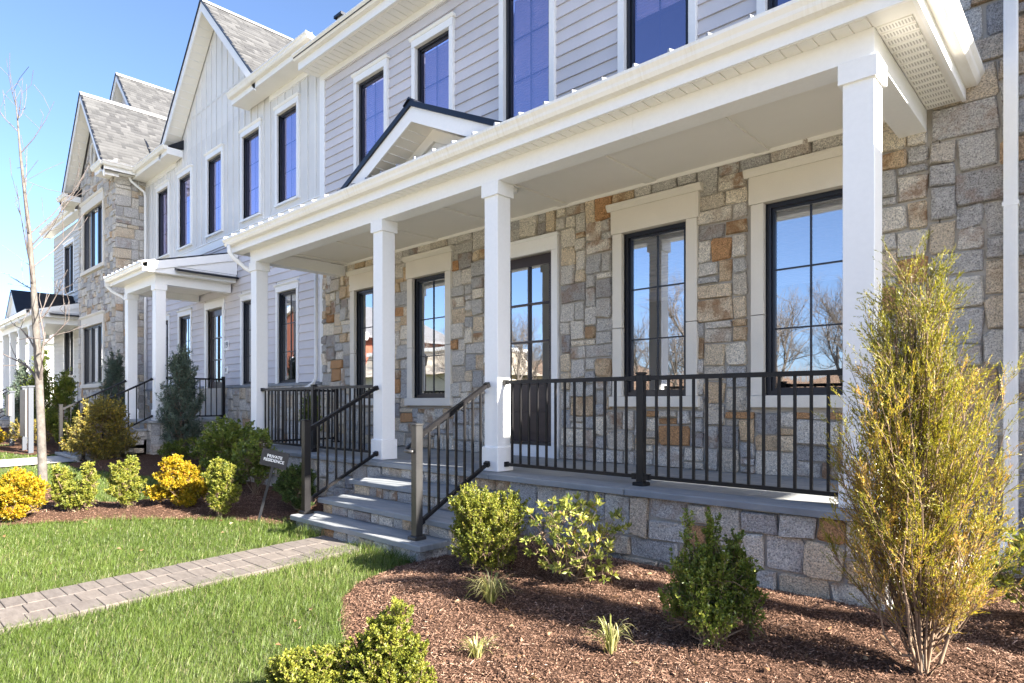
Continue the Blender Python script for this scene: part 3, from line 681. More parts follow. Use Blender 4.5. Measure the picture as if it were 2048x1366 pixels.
post(rl, -9.93, 6.05, .001, .94); rail_run(rl, (-9.93, 4.765), (-9.93, 6.015), (.905, .905), (.075, .075), 11)
rl = thing('stair_railing', 'black sloped stair railing on the left side of the porch steps', 'railing', (-6.4, 3.9, -.5))
post(rl, -6.345, 3.50, -.499, .50, 'black', .037); rail_run(rl, (-6.355, 3.535), (-6.53, 4.545), (.41, .885), (-.36, .085), 7)
rl = thing('stair_railing', 'sloped stair railing with bronze post on the right side of the porch steps', 'railing', (-4.4, 3.9, -.5))
post(rl, -4.43, 3.50, -.499, .50, 'bronze', .037); rail_run(rl, (-4.44, 3.535), (-4.60, 4.545), (.41, .885), (-.36, .085), 7)
hr = MB().tube([(-4.43, 3.46, .27), (-4.47, 3.44, .27), (-4.53, 3.45, .272), (-4.555, 3.48, .29), (-4.56, 3.55, .335), (-4.66, 4.50, .80), (-4.665, 4.55, .80)], .017, 10).build('handrail', 'bronze', rl, True)
MB().tube([(-4.50, 3.75, .39), (-4.575, 3.75, .40)], .008, 6).build('handrail_bracket', 'black', rl); MB().tube([(-4.56, 4.2, .60), (-4.63, 4.2, .63)], .008, 6).build('handrail_bracket', 'black', rl)

# ------------------------------------------------------------------ downspouts
def spout(name, label, pts, w_=.075, d_=.055, ribs=True, loc=None):
    o = thing(name, label, 'downspout', loc or pts[-1]); mb = MB()
    for a, b in zip(pts[:-1], pts[1:]): mb.bar(a, b, w_, d_, (0, 1, 0) if abs(Vector(b).z - Vector(a).z) > .3 * (Vector(b) - Vector(a)).length else (0, 0, 1))
    mb.build('pipe', 'white', o)
    if ribs:
        a, b = Vector(pts[0]), Vector(pts[1])
        for k in range(5):
            x = a.x + (k - 2) * w_ * .19
            MB().bar((x, a.y - d_ / 2 - .001, a.z), (x, a.y - d_ / 2 - .001, b.z), w_ * .08, .008, (0, 1, 0)).build('rib', 'white', o)
    for z in (2.2, 4.6):
        if pts[0][2] > z > pts[1][2]: MB().bar((pts[0][0] - w_ * .6, pts[0][1], z), (pts[0][0] + w_ * .6, pts[0][1], z), d_ + .012, .03).build('strap', 'white', o)
    return o
spout('downspout', 'fluted white downspout on the grey stone wall at the right', [(-.545, 6.09, 7.2), (-.545, 6.09, -.30), (-.60, 5.95, -.40), (-.80, 5.15, -.44)], .085, .065)
def rspout(label, pts, r=.035):
    o = thing('downspout', label, 'downspout', pts[-1]); MB().tube(pts, r, 10).build('pipe', 'white', o, True); return o
rspout('curved white downspout elbow from the left end of the long porch gutter', [(-10.22, 4.30, 3.21), (-10.22, 4.31, 3.10), (-10.20, 4.36, 3.02), (-10.12, 4.52, 2.86), (-10.07, 4.62, 2.80), (-10.055, 4.66, 2.72), (-10.055, 4.67, .1)])
rspout('white downspout in the corner between the lap siding and the fieldstone wall', [(-10.70, 6.10, 4.2), (-10.70, 6.10, 1.15), (-10.72, 6.05, 1.05), (-10.82, 5.9, .93), (-10.9, 5.8, .90)])
rspout('white downspout beside the grey stone tower under the far gable eave', [(-20.36, 5.76, 7.12), (-20.36, 5.80, 7.02), (-20.34, 5.95, 6.90), (-20.33, 6.13, 6.78), (-20.33, 6.16, 6.65), (-20.33, 6.16, .2)])
rspout('white downspout elbow at the left corner of the small entry porch', [(-17.0, 4.33, 3.50), (-17.0, 4.34, 3.40), (-16.95, 4.45, 3.28), (-16.75, 4.58, 3.16), (-16.69, 4.66, 3.08), (-16.69, 4.68, .4)])

# ------------------------------------------------------------------ stone house at the right edge
HS = thing('townhouse', 'full-height grey fieldstone house front at the right edge behind the downspout', 'house', (.3, 6.2, -.6))
SWR = B('stone_wall', 'mortar', HS, -1.01, 2.4, YW, YW + .3, -1, 7.6)
rng = np.random.default_rng(21)
rc = pack(-1.085, 2.4, -.75, 7.5, [], .092, rng, 5, 3)
stones([r for r in rc if not (r[1] < -.9 and 3.1 < r[2] < 3.4 and False)], lambda a, b, n: (a, YW - n, b), SWR, 'stonegrey', rng, lambda r: (r[1] - r[0]) * (r[3] - r[2]) * (1 if r[0] < 0 else .1), 300)
B('side_wall', 'siding', HS, -1.0, 2.4, YW + .3, 12, -1, 7.6); B('eave', 'white', HS, -1.0, 2.5, 5.8, 12, 7.6, 7.8)

SHADE_PORCH = thing('entry_porch', 'unseen neighbouring white porch past the right downspout, added to shade column and coping', 'porch', (1.6, 4.9, -.6))  # out-of-view porch, added and set back to shade the right column and coping
B('roof', 'roofmetal', SHADE_PORCH, .75, 3.9, 4.70, YW - .05, 3.32, 3.45); B('beam', 'white', SHADE_PORCH, .95, 3.7, 4.80, 4.98, 3.0, 3.31); B('ceiling', 'ceiling', SHADE_PORCH, .95, 3.7, 4.985, YW - .06, 3.2, 3.31); B('porch_floor', 'blue', SHADE_PORCH, .9, 3.8, 4.74, YW - .05, -.8, 0)
for x in (.95, 3.5): MB().bbox(x, x + .19, 4.80, 4.99, 0.001, 2.998, .004).build('column', 'white', SHADE_PORCH)
# ------------------------------------------------------------------ gabled white-and-grey house with the number 19
Y9 = 6.25
G = thing('townhouse', 'white board-and-batten gabled house over grey lap siding with a small entry porch', 'house', (-15.5, 6.25, 0))
UP9 = [(-19.52, -18.70), (-17.90, -17.10), (-16.02, -15.21), (-14.08, -13.26), (-12.45, -11.65)]
LO9 = [(-19.40, -18.65), (-17.87, -17.10), (-14.09, -13.32), (-12.43, -11.66)]
D9 = (-16.05, -15.13)
mb = MB(); holed_wall(mb, -20.6, -10.62, -.5, 7.2, [(a, b, 4.76, 6.60) for a, b in UP9] + [(a, b, 1.09, 2.95) for a, b in LO9] + [(D9[0], D9[1], .32, 2.95)], Y9, Y9 + .15)
GW = mb.build('wall', 'batten', G)
lap(GW, -20.55, -10.74, 1.10, 4.36, [(a - .085, b + .085, 1.04, 3.10) for a, b in LO9] + [(D9[0] - .12, D9[1] + .12, .3, 3.13)], Y9, 'siding')
for a, b in UP9: window(G, a, b, 4.76, 6.60, Y9, 'trim', blind=1, g='glassup')
for a, b in LO9: window(G, a, b, 1.09, 2.95, Y9, 'trim', rows=3, g='glass', blind=.2)
B('corner_board', 'white', G, -10.745, -10.625, Y9 - .05, Y9 + .15, 1.08, 7.2); B('corner_board', 'white', G, -20.6, -20.5, Y9 - .05, Y9 + .15, .4, 7.2)
B('belt_board', 'white', G, -20.5, -10.745, Y9 - .035, Y9, 4.36, 4.55); B('belt_board', 'white', G, -20.5, -10.745, Y9 - .05, Y9, 4.551, 4.575)
# battens: one part each, cut around the windows, rising into the gable
AX, AZ, SLP = -15.45, 9.85, 1.0
x = -20.42
while x < -10.8:
    top = 7.12
    if abs(x - AX) < 2.75: top = max(top, AZ - abs(x - AX) * SLP - .12)
    segs = [(4.575, top)]
    for a, b in UP9:
        if a - .10 < x < b + .10: segs = [(6.76, top)]
    for s0, s1 in segs: B('batten', 'batten', GW, x - .022, x + .022, Y9 - .02, Y9, s0, s1)
    x += .305
B('frieze_board', 'white', G, -20.5, AX - 2.65, Y9 - .03, Y9, 6.98, 7.12); B('frieze_board', 'white', G, AX + 2.65, -10.745, Y9 - .03, Y9, 6.98, 7.12)
MB().add([(AX - 2.75, Y9, 7.2), (AX + 2.75, Y9, 7.2), (AX, Y9, 9.95), (AX - 2.75, Y9 + .15, 7.2), (AX + 2.75, Y9 + .15, 7.2), (AX, Y9 + .15, 9.95)], [(0, 1, 2), (5, 4, 3), (0, 3, 4, 1), (1, 4, 5, 2), (2, 5, 3, 0)]).build('gable_wall', 'batten', G)
B('gable_band', 'batten', G, AX - 1.75, AX + 1.75, Y9 - .012, Y9, 7.92, 7.97)
def gable(par, ax, az, hw, slp, yf, yw, yb, mroof=True, seed=1, rw=.17):
    # rake boards, rake soffits and two shingled slopes for a gable facing -Y
    for s in (-1, 1):
        def q(dx, dt, y): return (ax + s * dx, y, az - dx * slp - dt)
        def slab(name, m, y0, y1, t0, t1):
            v = [q(0, t0, y0), q(hw, t0, y0), q(hw, t1, y0), q(0, t1, y0), q(0, t0, y1), q(hw, t0, y1), q(hw, t1, y1), q(0, t1, y1)]
            f = [(0, 1, 2, 3), (7, 6, 5, 4), (0, 4, 5, 1), (3, 2, 6, 7), (1, 5, 6, 2), (0, 3, 7, 4)]
            return MB().add(v, f if s > 0 else [k[::-1] for k in f]).build(name, m, par)
        slab('rake_board', 'white', yf, yf + .03, .04, .04 + rw * math.hypot(1, slp))
        so = slab('rake_soffit', 'soffit', yf + .03, yw, .20, .22)
        for k in range(1, int(hw / .14)):
            MB().bar(q(k * .14, .224, yf + .04), q(k * .14, .224, yw - .005), .012, .012).build('soffit_bead', 'white', so)
        slab('drip_edge', 'roofmetal', yf - .025, yf + .035, .0, .038)
        slab('roof_deck', 'greyroof', yf + .035, yb, .012, .10)
        shingles(par, q(hw + .02, .012, yf - .01), q(hw + .02, .012, yb), q(0, .012, yb), q(0, .012, yf - .01), seed + (s > 0))
    MB().prism([(-.13, -.09 * slp), (0, .025), (.13, -.09 * slp), (.13, -.11 * slp), (0, .0), (-.13, -.11 * slp)], yf - .02, yb, lambda a, p, qq: (ax + p, a, az + qq)).build('ridge_cap', 'greyroof', par)
gable(G, -15.43, 10.10, 2.78, 1.0, 5.85, Y9 - .02, 11, seed=31)
def eave(par, x0, x1, yf, yw, z, ret=None):
    B('eave_soffit', 'soffit', par, x0, x1, yf + .03, yw - .03, z, z + .02); B('fascia', 'white', par, x0, x1, yf, yf + .03, z - .01, z + .20)
    gutter_x(par, x0 - .02, x1 + .02, yf, z + .10)
    B('fascia', 'white', par, x0 - .001 - .02, x0 - .001, yf, yw - .03, z - .01, z + .17); B('fascia', 'white', par, x1 + .001, x1 + .021, yf, yw - .03, z - .01, z + .17)
    if ret is not None: MB().prism([(yf + .02, z + .2), (yw, z + .45), (yw, z + .2)], ret[0], ret[1], lambda a, p, q: (a, p, q)).build('return_roof', 'roofmetal', par)
eave(G, -20.42, -17.65, 5.85, Y9, 7.10, (-18.35, -17.62)); eave(G, -13.75, -10.42, 5.85, Y9, 7.10, (-13.78, -12.7))
MB().prism([(5.85, 7.32), (9.0, 9.4), (9.0, 9.2), (5.85, 7.25)], -20.42, -17.9, lambda a, p, q: (a, p, q)).build('roof_deck', 'shingle', G, rnd=.5)
MB().prism([(5.85, 7.32), (9.0, 9.4), (9.0, 9.2), (5.85, 7.25)], -12.95, -10.9, lambda a, p, q: (a, p, q)).build('roof_deck', 'shingle', G, rnd=.5)
B('party_wall', 'white', H, -10.80, -10.62, 6.6, 9.5, 6.9, 8.05); B('party_wall_cap', 'roofmetal', H, -10.84, -10.58, 6.55, 9.5, 8.051, 8.1)
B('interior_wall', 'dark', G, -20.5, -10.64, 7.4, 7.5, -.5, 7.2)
# stone base and water table
SB = B('stone_base', 'mortar', G, -20.5, -10.63, Y9 - .06, Y9, -.8, 1.04); rng = np.random.default_rng(9)
rc = pack(-14.7, -10.64, -.6, 1.03, [], .085, rng) + pack(-20.45, -16.3, -.6, 1.03, [], .085, rng) + pack(-15.0, -14.7, .3, 1.03, [], .085, rng)
stones(rc, lambda a, b, n: (a, Y9 - .06 - n, b), SB, 'stonegrey', rng, lambda r: (r[1] - r[0]) * (r[3] - r[2]) + .01 * r[0], 280)
MB().prism([(Y9, 1.10), (Y9 - .10, 1.07), (Y9 - .10, 1.03), (Y9, 1.03)], -14.98, -10.63, lambda a, p, q: (a, p, q)).build('water_table', 'blue', G); MB().prism([(Y9, 1.10), (Y9 - .10, 1.07), (Y9 - .10, 1.03), (Y9, 1.03)], -20.5, -16.2, lambda a, p, q: (a, p, q)).build('water_table', 'blue', G)
d9 = MB(); d9.box(D9[0], D9[0] + .13, Y9 + .05, Y9 + .095, .45, 2.92).box(D9[1] - .13, D9[1], Y9 + .05, Y9 + .095, .45, 2.92).box(D9[0] + .13, D9[1] - .13, Y9 + .05, Y9 + .095, 2.78, 2.92).box(D9[0] + .13, D9[1] - .13, Y9 + .05, Y9 + .095, .45, 1.2)
d9 = d9.build('door', 'door', G); a, b = D9[0] + .13, D9[1] - .13
for i in range(2):
    for j in range(3):
        u0, u1 = a + (b - a) / 2 * i, a + (b - a) / 2 * (i + 1); v0, v1 = 1.2 + 1.58 / 3 * j, 1.2 + 1.58 / 3 * (j + 1)
        MB().add([(u0, Y9 + .075, v0), (u1, Y9 + .075, v0), (u1, Y9 + .075, v1), (u0, Y9 + .075, v1)], [(0, 1, 2, 3)]).build('pane', 'glass', d9)
B('muntin', 'door', d9, (a + b) / 2 - .012, (a + b) / 2 + .012, Y9 + .045, Y9 + .1, 1.2, 2.78)
for j in (1, 2): B('muntin', 'door', d9, a, b, Y9 + .046, Y9 + .099, 1.2 + 1.58 / 3 * j - .012, 1.2 + 1.58 / 3 * j + .012)
cs = MB(); cs.bbox(D9[0] - .11, D9[0], Y9 - .05, Y9 + .05, .33, 2.95, .003).bbox(D9[1], D9[1] + .11, Y9 - .05, Y9 + .05, .33, 2.95, .003).bbox(D9[0] - .11, D9[1] + .11, Y9 - .052, Y9 + .05, 2.952, 3.12, .003); cs.build('door_casing', 'white', G)
B('threshold', 'white', G, D9[0], D9[1], Y9 - .02, Y9 + .1, .325, .45)
def text(s, name, m, par, loc, size, rot=(R(90), 0, 0), ext=.002, sp=1):
    c = bpy.data.curves.new(name, 'FONT'); c.body = s; c.size = size; c.extrude = ext; c.align_x = 'CENTER'; c.align_y = 'CENTER'; c.space_line = sp; c.offset = size * .02
    o = bpy.data.objects.new(name, c); dg = bpy.context.evaluated_depsgraph_get(); col.objects.link(o); dg.update()
    me = bpy.data.meshes.new_from_object(o.evaluated_get(dg)); bpy.data.objects.remove(o)
    ob = link(name, me, m, par); ob.location = loc; ob.rotation_euler = rot; return ob
for nm, lab, z, s_, tx in (('number_plate', 'square white plate with the number 19 beside the door', 2.02, .11, '19'), ('notice_plate', 'small white notice plate below the number 19', 1.45, .08, 'i')):
    o = MB().bbox(-14.90 - s_, -14.90 + s_, Y9 - .045, Y9 - .024, z - s_, z + s_, .003).build(nm, 'white'); o['label'] = lab; o['category'] = 'plate'
    if tx == '19': text(tx, 'digits', 'signblack', o, (-14.90, Y9 - .047, z), .20)
    else: B('notice_print', 'signbrown', o, -14.94, -14.88, Y9 - .047, Y9 - .045, z - .04, z + .045)

# ------------------------------------------------------------------ small entry porch (house 19) and the far porch
def small_porch(label, x0, x1, zf, cols, ped=False, seed=2):
    E = thing('entry_porch', label, 'porch', ((x0 + x1) / 2, 4.6, zf))
    bz = zf + 2.88
    for x in cols:
        C = MB().bbox(x, x + .2, 4.62, 4.82, zf + .22, bz - .12, .004).build('column', 'white', E)
        MB().bbox(x - .02, x + .22, 4.60, 4.84, zf + .002, zf + .23, .006).build('column_base', 'white', C); MB().bbox(x - .022, x + .222, 4.598, 4.842, bz - .125, bz + .001, .004).build('capital', 'white', C)
    B('beam', 'white', E, x0, x1, 4.61, 4.83, bz, bz + .2); B('beam', 'white', E, x1 - .2, x1 - .001, 4.83, Y9 - .06, bz + .001, bz + .2); B('beam', 'white', E, x0 + .001, x0 + .2, 4.83, Y9 - .06, bz + .001, bz + .2)
    B('ceiling', 'ceiling', E, x0 + .2, x1 - .2, 4.83, Y9 - .06, bz + .15, bz + .17)
    so = B('soffit', 'soffit', E, x0 - .25, x1 + .25, 4.40, Y9 - .06, bz + .202, bz + .22)
    B('fascia', 'white', E, x0 - .27, x1 + .27, 4.375, 4.40, bz + .19, bz + .36); B('fascia', 'white', E, x1 + .25, x1 + .27, 4.40, Y9 - .06, bz + .19, bz + .36); B('fascia', 'white', E, x0 - .27, x0 - .25, 4.40, Y9 - .06, bz + .19, bz + .36)
    gutter_x(E, x0 - .30, x1 + .30, 4.375, bz + .27)
    z0 = bz + .37; z1 = z0 + .52
    RFm = MB().prism([(4.26, z0), (Y9 - .03, z1), (Y9 - .03, z1 - .05), (4.26, z0 - .03)], x0 - .28, x1 + .28, lambda a, p, q: (a, p, q)).build('roof', 'roofmetal', E)
    x = x0 - .27
    while x < x1 + .27:
        MB().prism([(-.012, 0), (.012, 0), (.006, .035), (-.006, .035)], 4.262, Y9 - .03, (lambda X: lambda a, p, q: (X + p, a, z0 + (a - 4.26) / (Y9 - .03 - 4.26) * .52 + q))(x)).build('roof_seam', 'roofmetal', RFm); x += .3
    # shed end: white rake board over the right end wall, dark flashing below
    for xx in (x1 + .28, x0 - .30):
        MB().add([(xx, 4.28, z0 - .02), (xx, Y9 - .03, z1 - .02), (xx, Y9 - .03, z1 - .19), (xx, 4.28, z0 - .19), (xx + .02, 4.28, z0 - .02), (xx + .02, Y9 - .03, z1 - .02), (xx + .02, Y9 - .03, z1 - .19), (xx + .02, 4.28, z0 - .19)], [(3, 2, 1, 0), (4, 5, 6, 7), (0, 1, 5, 4), (2, 3, 7, 6), (1, 2, 6, 5), (0, 4, 7, 3)]).build('rake_board', 'white', E)
    MB().add([(x1 + .26, 4.9, z0 + .0), (x1 + .26, Y9 - .03, z0), (x1 + .26, Y9 - .03, z1 - .1)], [(0, 1, 2)]).build('end_panel', 'white', E)
    MB().prism([(x1 + .25, z0 - .03), (x1 + .42, z0 - .08), (x1 + .42, z0 - .12), (x1 + .25, z0 - .09)], 4.9, Y9 - .06, lambda a, p, q: (p, a, q)).build('return_roof', 'roofmetal', E)
    if ped:
        gx, gz_ = ped; hw = 1.2
        MB().add([(gx - hw, 4.42, z0 - .02), (gx + hw, 4.42, z0 - .02), (gx, 4.42, gz_ - .05), (gx - hw, 4.5, z0 - .02), (gx + hw, 4.5, z0 - .02), (gx, 4.5, gz_ - .05)], [(0, 1, 2), (5, 4, 3), (0, 3, 4, 1), (1, 4, 5, 2), (2, 5, 3, 0)]).build('pediment', 'soffit', E)
        for s in (-1, 1):
            for nm, m, y0, y1, t0, t1 in (('rake_board', 'white', 4.36, 4.42, .04, .2), ('pediment_roof', 'roofmetal', 4.34, Y9, -.01, .035)):
                sl = (gz_ - z0) / hw; v = []
                for y in (y0, y1): v += [(gx, y, gz_ - t0), (gx + s * (hw + .1), y, gz_ - t0 - sl * (hw + .1)), (gx + s * (hw + .1), y, gz_ - t1 - sl * (hw + .1)), (gx, y, gz_ - t1)]
                f = [(0, 1, 2, 3), (7, 6, 5, 4), (0, 4, 5, 1), (3, 2, 6, 7), (1, 5, 6, 2), (0, 3, 7, 4)]
                MB().add(v, f if s > 0 else [q[::-1] for q in f]).build(nm, m, E)
    MB().bbox(x0 - .1, x1 + .1, 4.45, Y9 - .06, zf - .05, zf, .006).build('porch_floor', 'blue', E)
    fn = B('foundation_wall', 'mortar', E, x0 - .04, x1 + .04, 4.52, Y9 - .06, -.8, zf - .05); rng = np.random.default_rng(seed)
    stones(pack(x0 - .03, x1 + .03, -.6, zf - .055, [], .09, rng), lambda a, b, n: (a, 4.52 - n, b), fn, 'stonegrey', rng, lambda r: 1, 120); stones(pack(4.52, Y9 - .1, -.6, zf - .055, [], .09, rng), lambda a, b, n: (x1 + .04 + n, a, b), fn, 'stonegrey', rng, lambda r: 1, 120)
    return E
small_porch('small white entry porch with two columns in front of door 19', -16.65, -14.60, .32, (-16.65, -14.80))
small_porch('far white porch with a dark metal pediment beyond the stone tower', -32.6, -26.0, .48, (-32.4, -30.9, -29.2, -27.4, -26.2), (-28.8, 4.75), 4)
def entry_steps(label, x0, x1, zf):
    E = thing('entry_steps', label, 'steps', ((x0 + x1) / 2, 3.9, -.5)); rng = np.random.default_rng(8)
    for k in range(4):
        z = zf - .17 * (k + 1); yf = 4.45 - .3 * (k + 1)
        if z < -.42: break
        MB().bbox(x0, x1, yf, yf + .34, z - .05, z, .006).build('tread', 'blue', E); rs = B('riser', 'mortar', E, x0 + .04, x1 - .04, yf + .05, 4.5 - .01 * k, -.8, z - .052)
        stones(pack(x0 + .04, x1 - .04, z - .17, z - .055, [], .1, rng, 3, 1), (lambda Y: lambda a, b, n: (a, Y - n, b))(yf + .05), rs, 'stonegrey', rng, lambda r: 1, 60, proud=.02)
        stones(pack(yf + .06, 4.45, max(-.6, z - .17), z - .055, [], .1, rng, 3, 1), (lambda X: lambda a, b, n: (X + n, a, b))(x1 - .04), rs, 'stonegrey', rng, lambda r: 1, 60, proud=.02)
entry_steps('stone steps up to the small entry porch of number 19', -16.55, -14.70, .32)
entry_steps('stone steps up to the far porch beyond the tower', -29.4, -27.4, .48)
for lab, x in (('left sloped black railing of the number 19 entry steps', -16.5), ('right sloped black railing of the number 19 entry steps', -14.72)):
    rl = thing('stair_railing', lab, 'railing', (x, 3.9, -.2)); post(rl, x, 3.35, -.45, .75 - .1); rail_run(rl, (x, 3.38), (x, 4.60), (.56, 1.20), (-.2, .42), 7)
for lab, x in (('left sloped railing of the far porch steps', -29.35), ('right sloped railing of the far porch steps', -27.45)):
    rl = thing('stair_railing', lab, 'railing', (x, 3.9, -.1)); post(rl, x, 3.35, -.4, .8); rail_run(rl, (x, 3.38), (x, 4.60), (.70, 1.36), (-.05, .58), 7)
rl = thing('porch_railing', 'short black railing on the right side of the small entry porch', 'railing', (-14.7, 5.4, .32))
post(rl, -14.7, 6.06, .32, 1.27); rail_run(rl, (-14.7, 4.83), (-14.7, 6.03), (1.225, 1.225), (.40, .40), 9)
rl = thing('porch_railing', 'short black railing on the right side of the far porch', 'railing', (-26.1, 5.4, .48))
post(rl, -26.1, 6.06, .48, 1.43); rail_run(rl, (-26.1, 4.83), (-26.1, 6.03), (1.385, 1.385), (.56, .56), 9)

# ------------------------------------------------------------------ stone tower house
TY, TX0, TX1 = 5.47, -24.45, -20.53
T = thing('townhouse', 'grey fieldstone tower house with steep shingled gable beyond the white gable', 'house', (-23, 5.5, 0))
mb = MB(); hw_ = [(-23.88, -21.70, 4.84, 6.68), (-23.88, -21.70, 1.27, 3.07)]; holed_wall(mb, TX0, TX1, -.8, 7.3, hw_, TY, TY + .18); mb.box(TX1 - .18, TX1, TY + .18, 6.6, -.8, 7.6).box(TX0, TX0 + .18, TY + .18, 6.6, -.8, 7.6)
mb.add([(TX0, TY, 7.3), (TX1, TY, 7.3), (-22.6, TY, 9.75), (TX0, TY + .18, 7.3), (TX1, TY + .18, 7.3), (-22.6, TY + .18, 9.75)], [(0, 1, 2), (5, 4, 3), (0, 3, 4, 1), (1, 4, 5, 2), (2, 5, 3, 0)])
TW = mb.build('stone_wall', 'mortar', T); rng = np.random.default_rng(17)
hh = [(a - .125, b + .125, c - .115, d + .35) for a, b, c, d in hw_]
rc = pack(TX0, TX1, -.5, 7.3, hh, .085, rng)
gr = [r for r in pack(TX0, TX1, 7.3, 9.6, [(-22.95, -22.35, 7.8, 8.7)], .085, rng) if max(abs(r[0] + 22.6), abs(r[1] + 22.6)) * 1.17 < 9.62 - r[3]]
stones(rc + gr, lambda a, b, n: (a, TY - n, b), TW, 'stonegrey', rng, lambda r: (r[1] - r[0]) * (r[3] - r[2]), 200)
sidew = B('side_wall', 'mortar', T, TX1 + .0, TX1 + .004, TY, 6.3, -.8, 7.3)
stones(pack(TY - .02, 6.24, -.5, 7.2, [], .1, rng), lambda a, b, n: (TX1 + .004 + n, a, b), sidew, 'stonegrey', rng, lambda r: 1, 100)
for a, b, c, d in hw_: window(T, a, b, c, d, TY, 'stone', rows=1, cols=1, units=3, blind=.0, g='glass')
gable(T, -22.6, 10.05, 2.42, 1.17, 5.07, TY - .02, 9.0, seed=41, rw=.15)
ov = MB().tube([(-22.65 + .19 * math.cos(t), TY - .05, 8.25 + .36 * math.sin(t)) for t in np.linspace(0, 2 * math.pi, 25)], .045, 6).build('oval_window', 'lime', T, True)
MB().add([(-22.65 + .17 * math.cos(t), TY - .045, 8.25 + .34 * math.sin(t)) for t in np.linspace(0, 2 * math.pi, 24, endpoint=False)], [tuple(range(24))]).build('pane', 'glass', ov)
B('muntin', 'frame', ov, -22.66, -22.64, TY - .055, TY - .04, 7.92, 8.58)
eave(T, -21.0, -20.12, 5.07, TY, 7.14, (-21.05, -20.4)); eave(T, -25.05, -24.2, 5.07, TY, 7.14, (-24.9, -24.15))
B('eave_soffit', 'soffit', T, TX1, -20.13, 5.10, 7.5, 7.141, 7.16); B('frieze_board', 'white', T, TX1 - .0, TX1 + .02, TY, 6.24, 6.98, 7.14)
B('fascia', 'white', T, -20.13, -20.10, 5.10, 5.84, 7.13, 7.32); gutter_y(T, 5.0, 5.84, -20.10, 7.22)
gable(T, -24.4, 11.80, 4.2, 1.05, 6.5, 6.8, 11.5, seed=51, rw=.15)
MB().add([(-28.4, 6.8, 7.4), (-20.4, 6.8, 7.4), (-24.4, 6.8, 11.6)], [(0, 1, 2)]).build('gable_wall', 'siding', T)
# pale lap-sided wing left of the tower
mb = MB(); hw2 = [(-30.1, -28.7, 4.95, 6.82), (-30.1, -28.7, 1.7, 3.5), (-27.2, -25.9, 4.95, 6.82), (-27.2, -26.0, 1.7, 3.5)]; holed_wall(mb, -32.0, TX0, -.8, 7.5, hw2, Y9, Y9 + .15); LW = mb.build('siding_wall', 'sidingpale', T)
lap(LW, -31.9, TX0, .4, 7.3, [(a - .08, b + .08, c - .05, d + .15) for a, b, c, d in hw2], Y9, 'sidingpale')
for a, b, c, d in hw2: window(T, a, b, c, d, Y9, 'trim', rows=1, cols=1, units=2, g='glass')
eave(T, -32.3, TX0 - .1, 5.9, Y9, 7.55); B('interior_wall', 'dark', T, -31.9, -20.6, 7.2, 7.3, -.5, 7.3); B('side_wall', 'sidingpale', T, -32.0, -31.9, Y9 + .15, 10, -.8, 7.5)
# sunlit white house closing the street
FH = thing('far_house', 'sunlit white house with a dark window seen between the far porch columns', 'house', (-46, 4, 0))
mb = MB(); mb.box(-56, -46, -1, 12, -.6, 4.2); FW = mb.build('wall', 'white', FH); MB().prism([(-1.4, 4.2), (12.4, 4.2), (5.5, 5.4)], -56.3, -45.7, lambda a, p, q: (a, p, q)).build('roof', 'greyroof', FH)
for k in range(21): B('siding_board', 'white', FW, -46, -45.975, -1, 12, -.4 + k * .21, -.4 + k * .21 + .19)
for y0, z0 in ((1.2, 1.2), (4.2, 1.2), (7.2, 1.2)): B('window', 'frame', FH, -45.975, -45.94, y0, y0 + 1.1, z0, z0 + 1.3)
pr_ = MB().prism([(-1.2, 2.9), (4.6, 2.9), (4.6, 3.05), (-1.2, 3.05)], -45.97, -44.4, lambda a, p, q: (a, p, q)).build('porch_roof', 'white', FH)

# ------------------------------------------------------------------ vegetation helpers
def unit(v): return v / (np.linalg.norm(v, axis=-1, keepdims=True) + 1e-9)
def leaf_np(P_, D_, L, Wd, rng, fold=.25):
    n = len(P_); r = unit(rng.normal(size=(n, 3))); S_ = unit(np.cross(D_, r)); N_ = np.cross(S_, D_)
    L = np.broadcast_to(np.asarray(L, float), (n,))[:, None]; Wd = np.broadcast_to(np.asarray(Wd, float), (n,))[:, None]
    m = P_ + D_ * L * .52 + N_ * Wd * fold
    v = np.stack([P_, m + S_ * Wd * .5, P_ + D_ * L, m - S_ * Wd * .5], 1).reshape(-1, 3)
    k = np.arange(n)[:, None] * 4
    return v, np.concatenate([k + [0, 1, 2], k + [0, 2, 3]], 0)
def tube_np(Q, Rd, sides=4):      # Q (n,k,3), Rd (n,k)
    n, k, _ = Q.shape; d = unit(np.gradient(Q, axis=1)); ref = np.where(np.abs(d[..., 2:3]) > .9, np.array([1., 0, 0]), np.array([0, 0, 1.]))
    a = unit(np.cross(d, ref)); b = np.cross(d, a); t = np.arange(sides) * 2 * math.pi / sides
    v = Q[:, :, None, :] + Rd[:, :, None, None] * (np.cos(t)[None, None, :, None] * a[:, :, None, :] + np.sin(t)[None, None, :, None] * b[:, :, None, :])
    i = np.arange(n)[:, None, None] * k * sides + np.arange(k - 1)[None, :, None] * sides; j = np.arange(sides)[None, None, :]; j2 = (j + 1) % sides
    f = np.stack([i + j, i + j2, i + sides + j2, i + sides + j], -1).reshape(-1, 4)
    return v.reshape(-1, 3), f
def curve(p0, p1, bow, rng, k=5):   # n curves from p0 to p1
    t = np.linspace(0, 1, k)[None, :, None]; n = len(p1)
    o = rng.normal(size=(n, 1, 3)) * bow
    return p0[:, None, :] * (1 - t) + p1[:, None, :] * t + o * np.sin(t * math.pi) + rng.normal(size=(n, k, 3)) * bow * .15
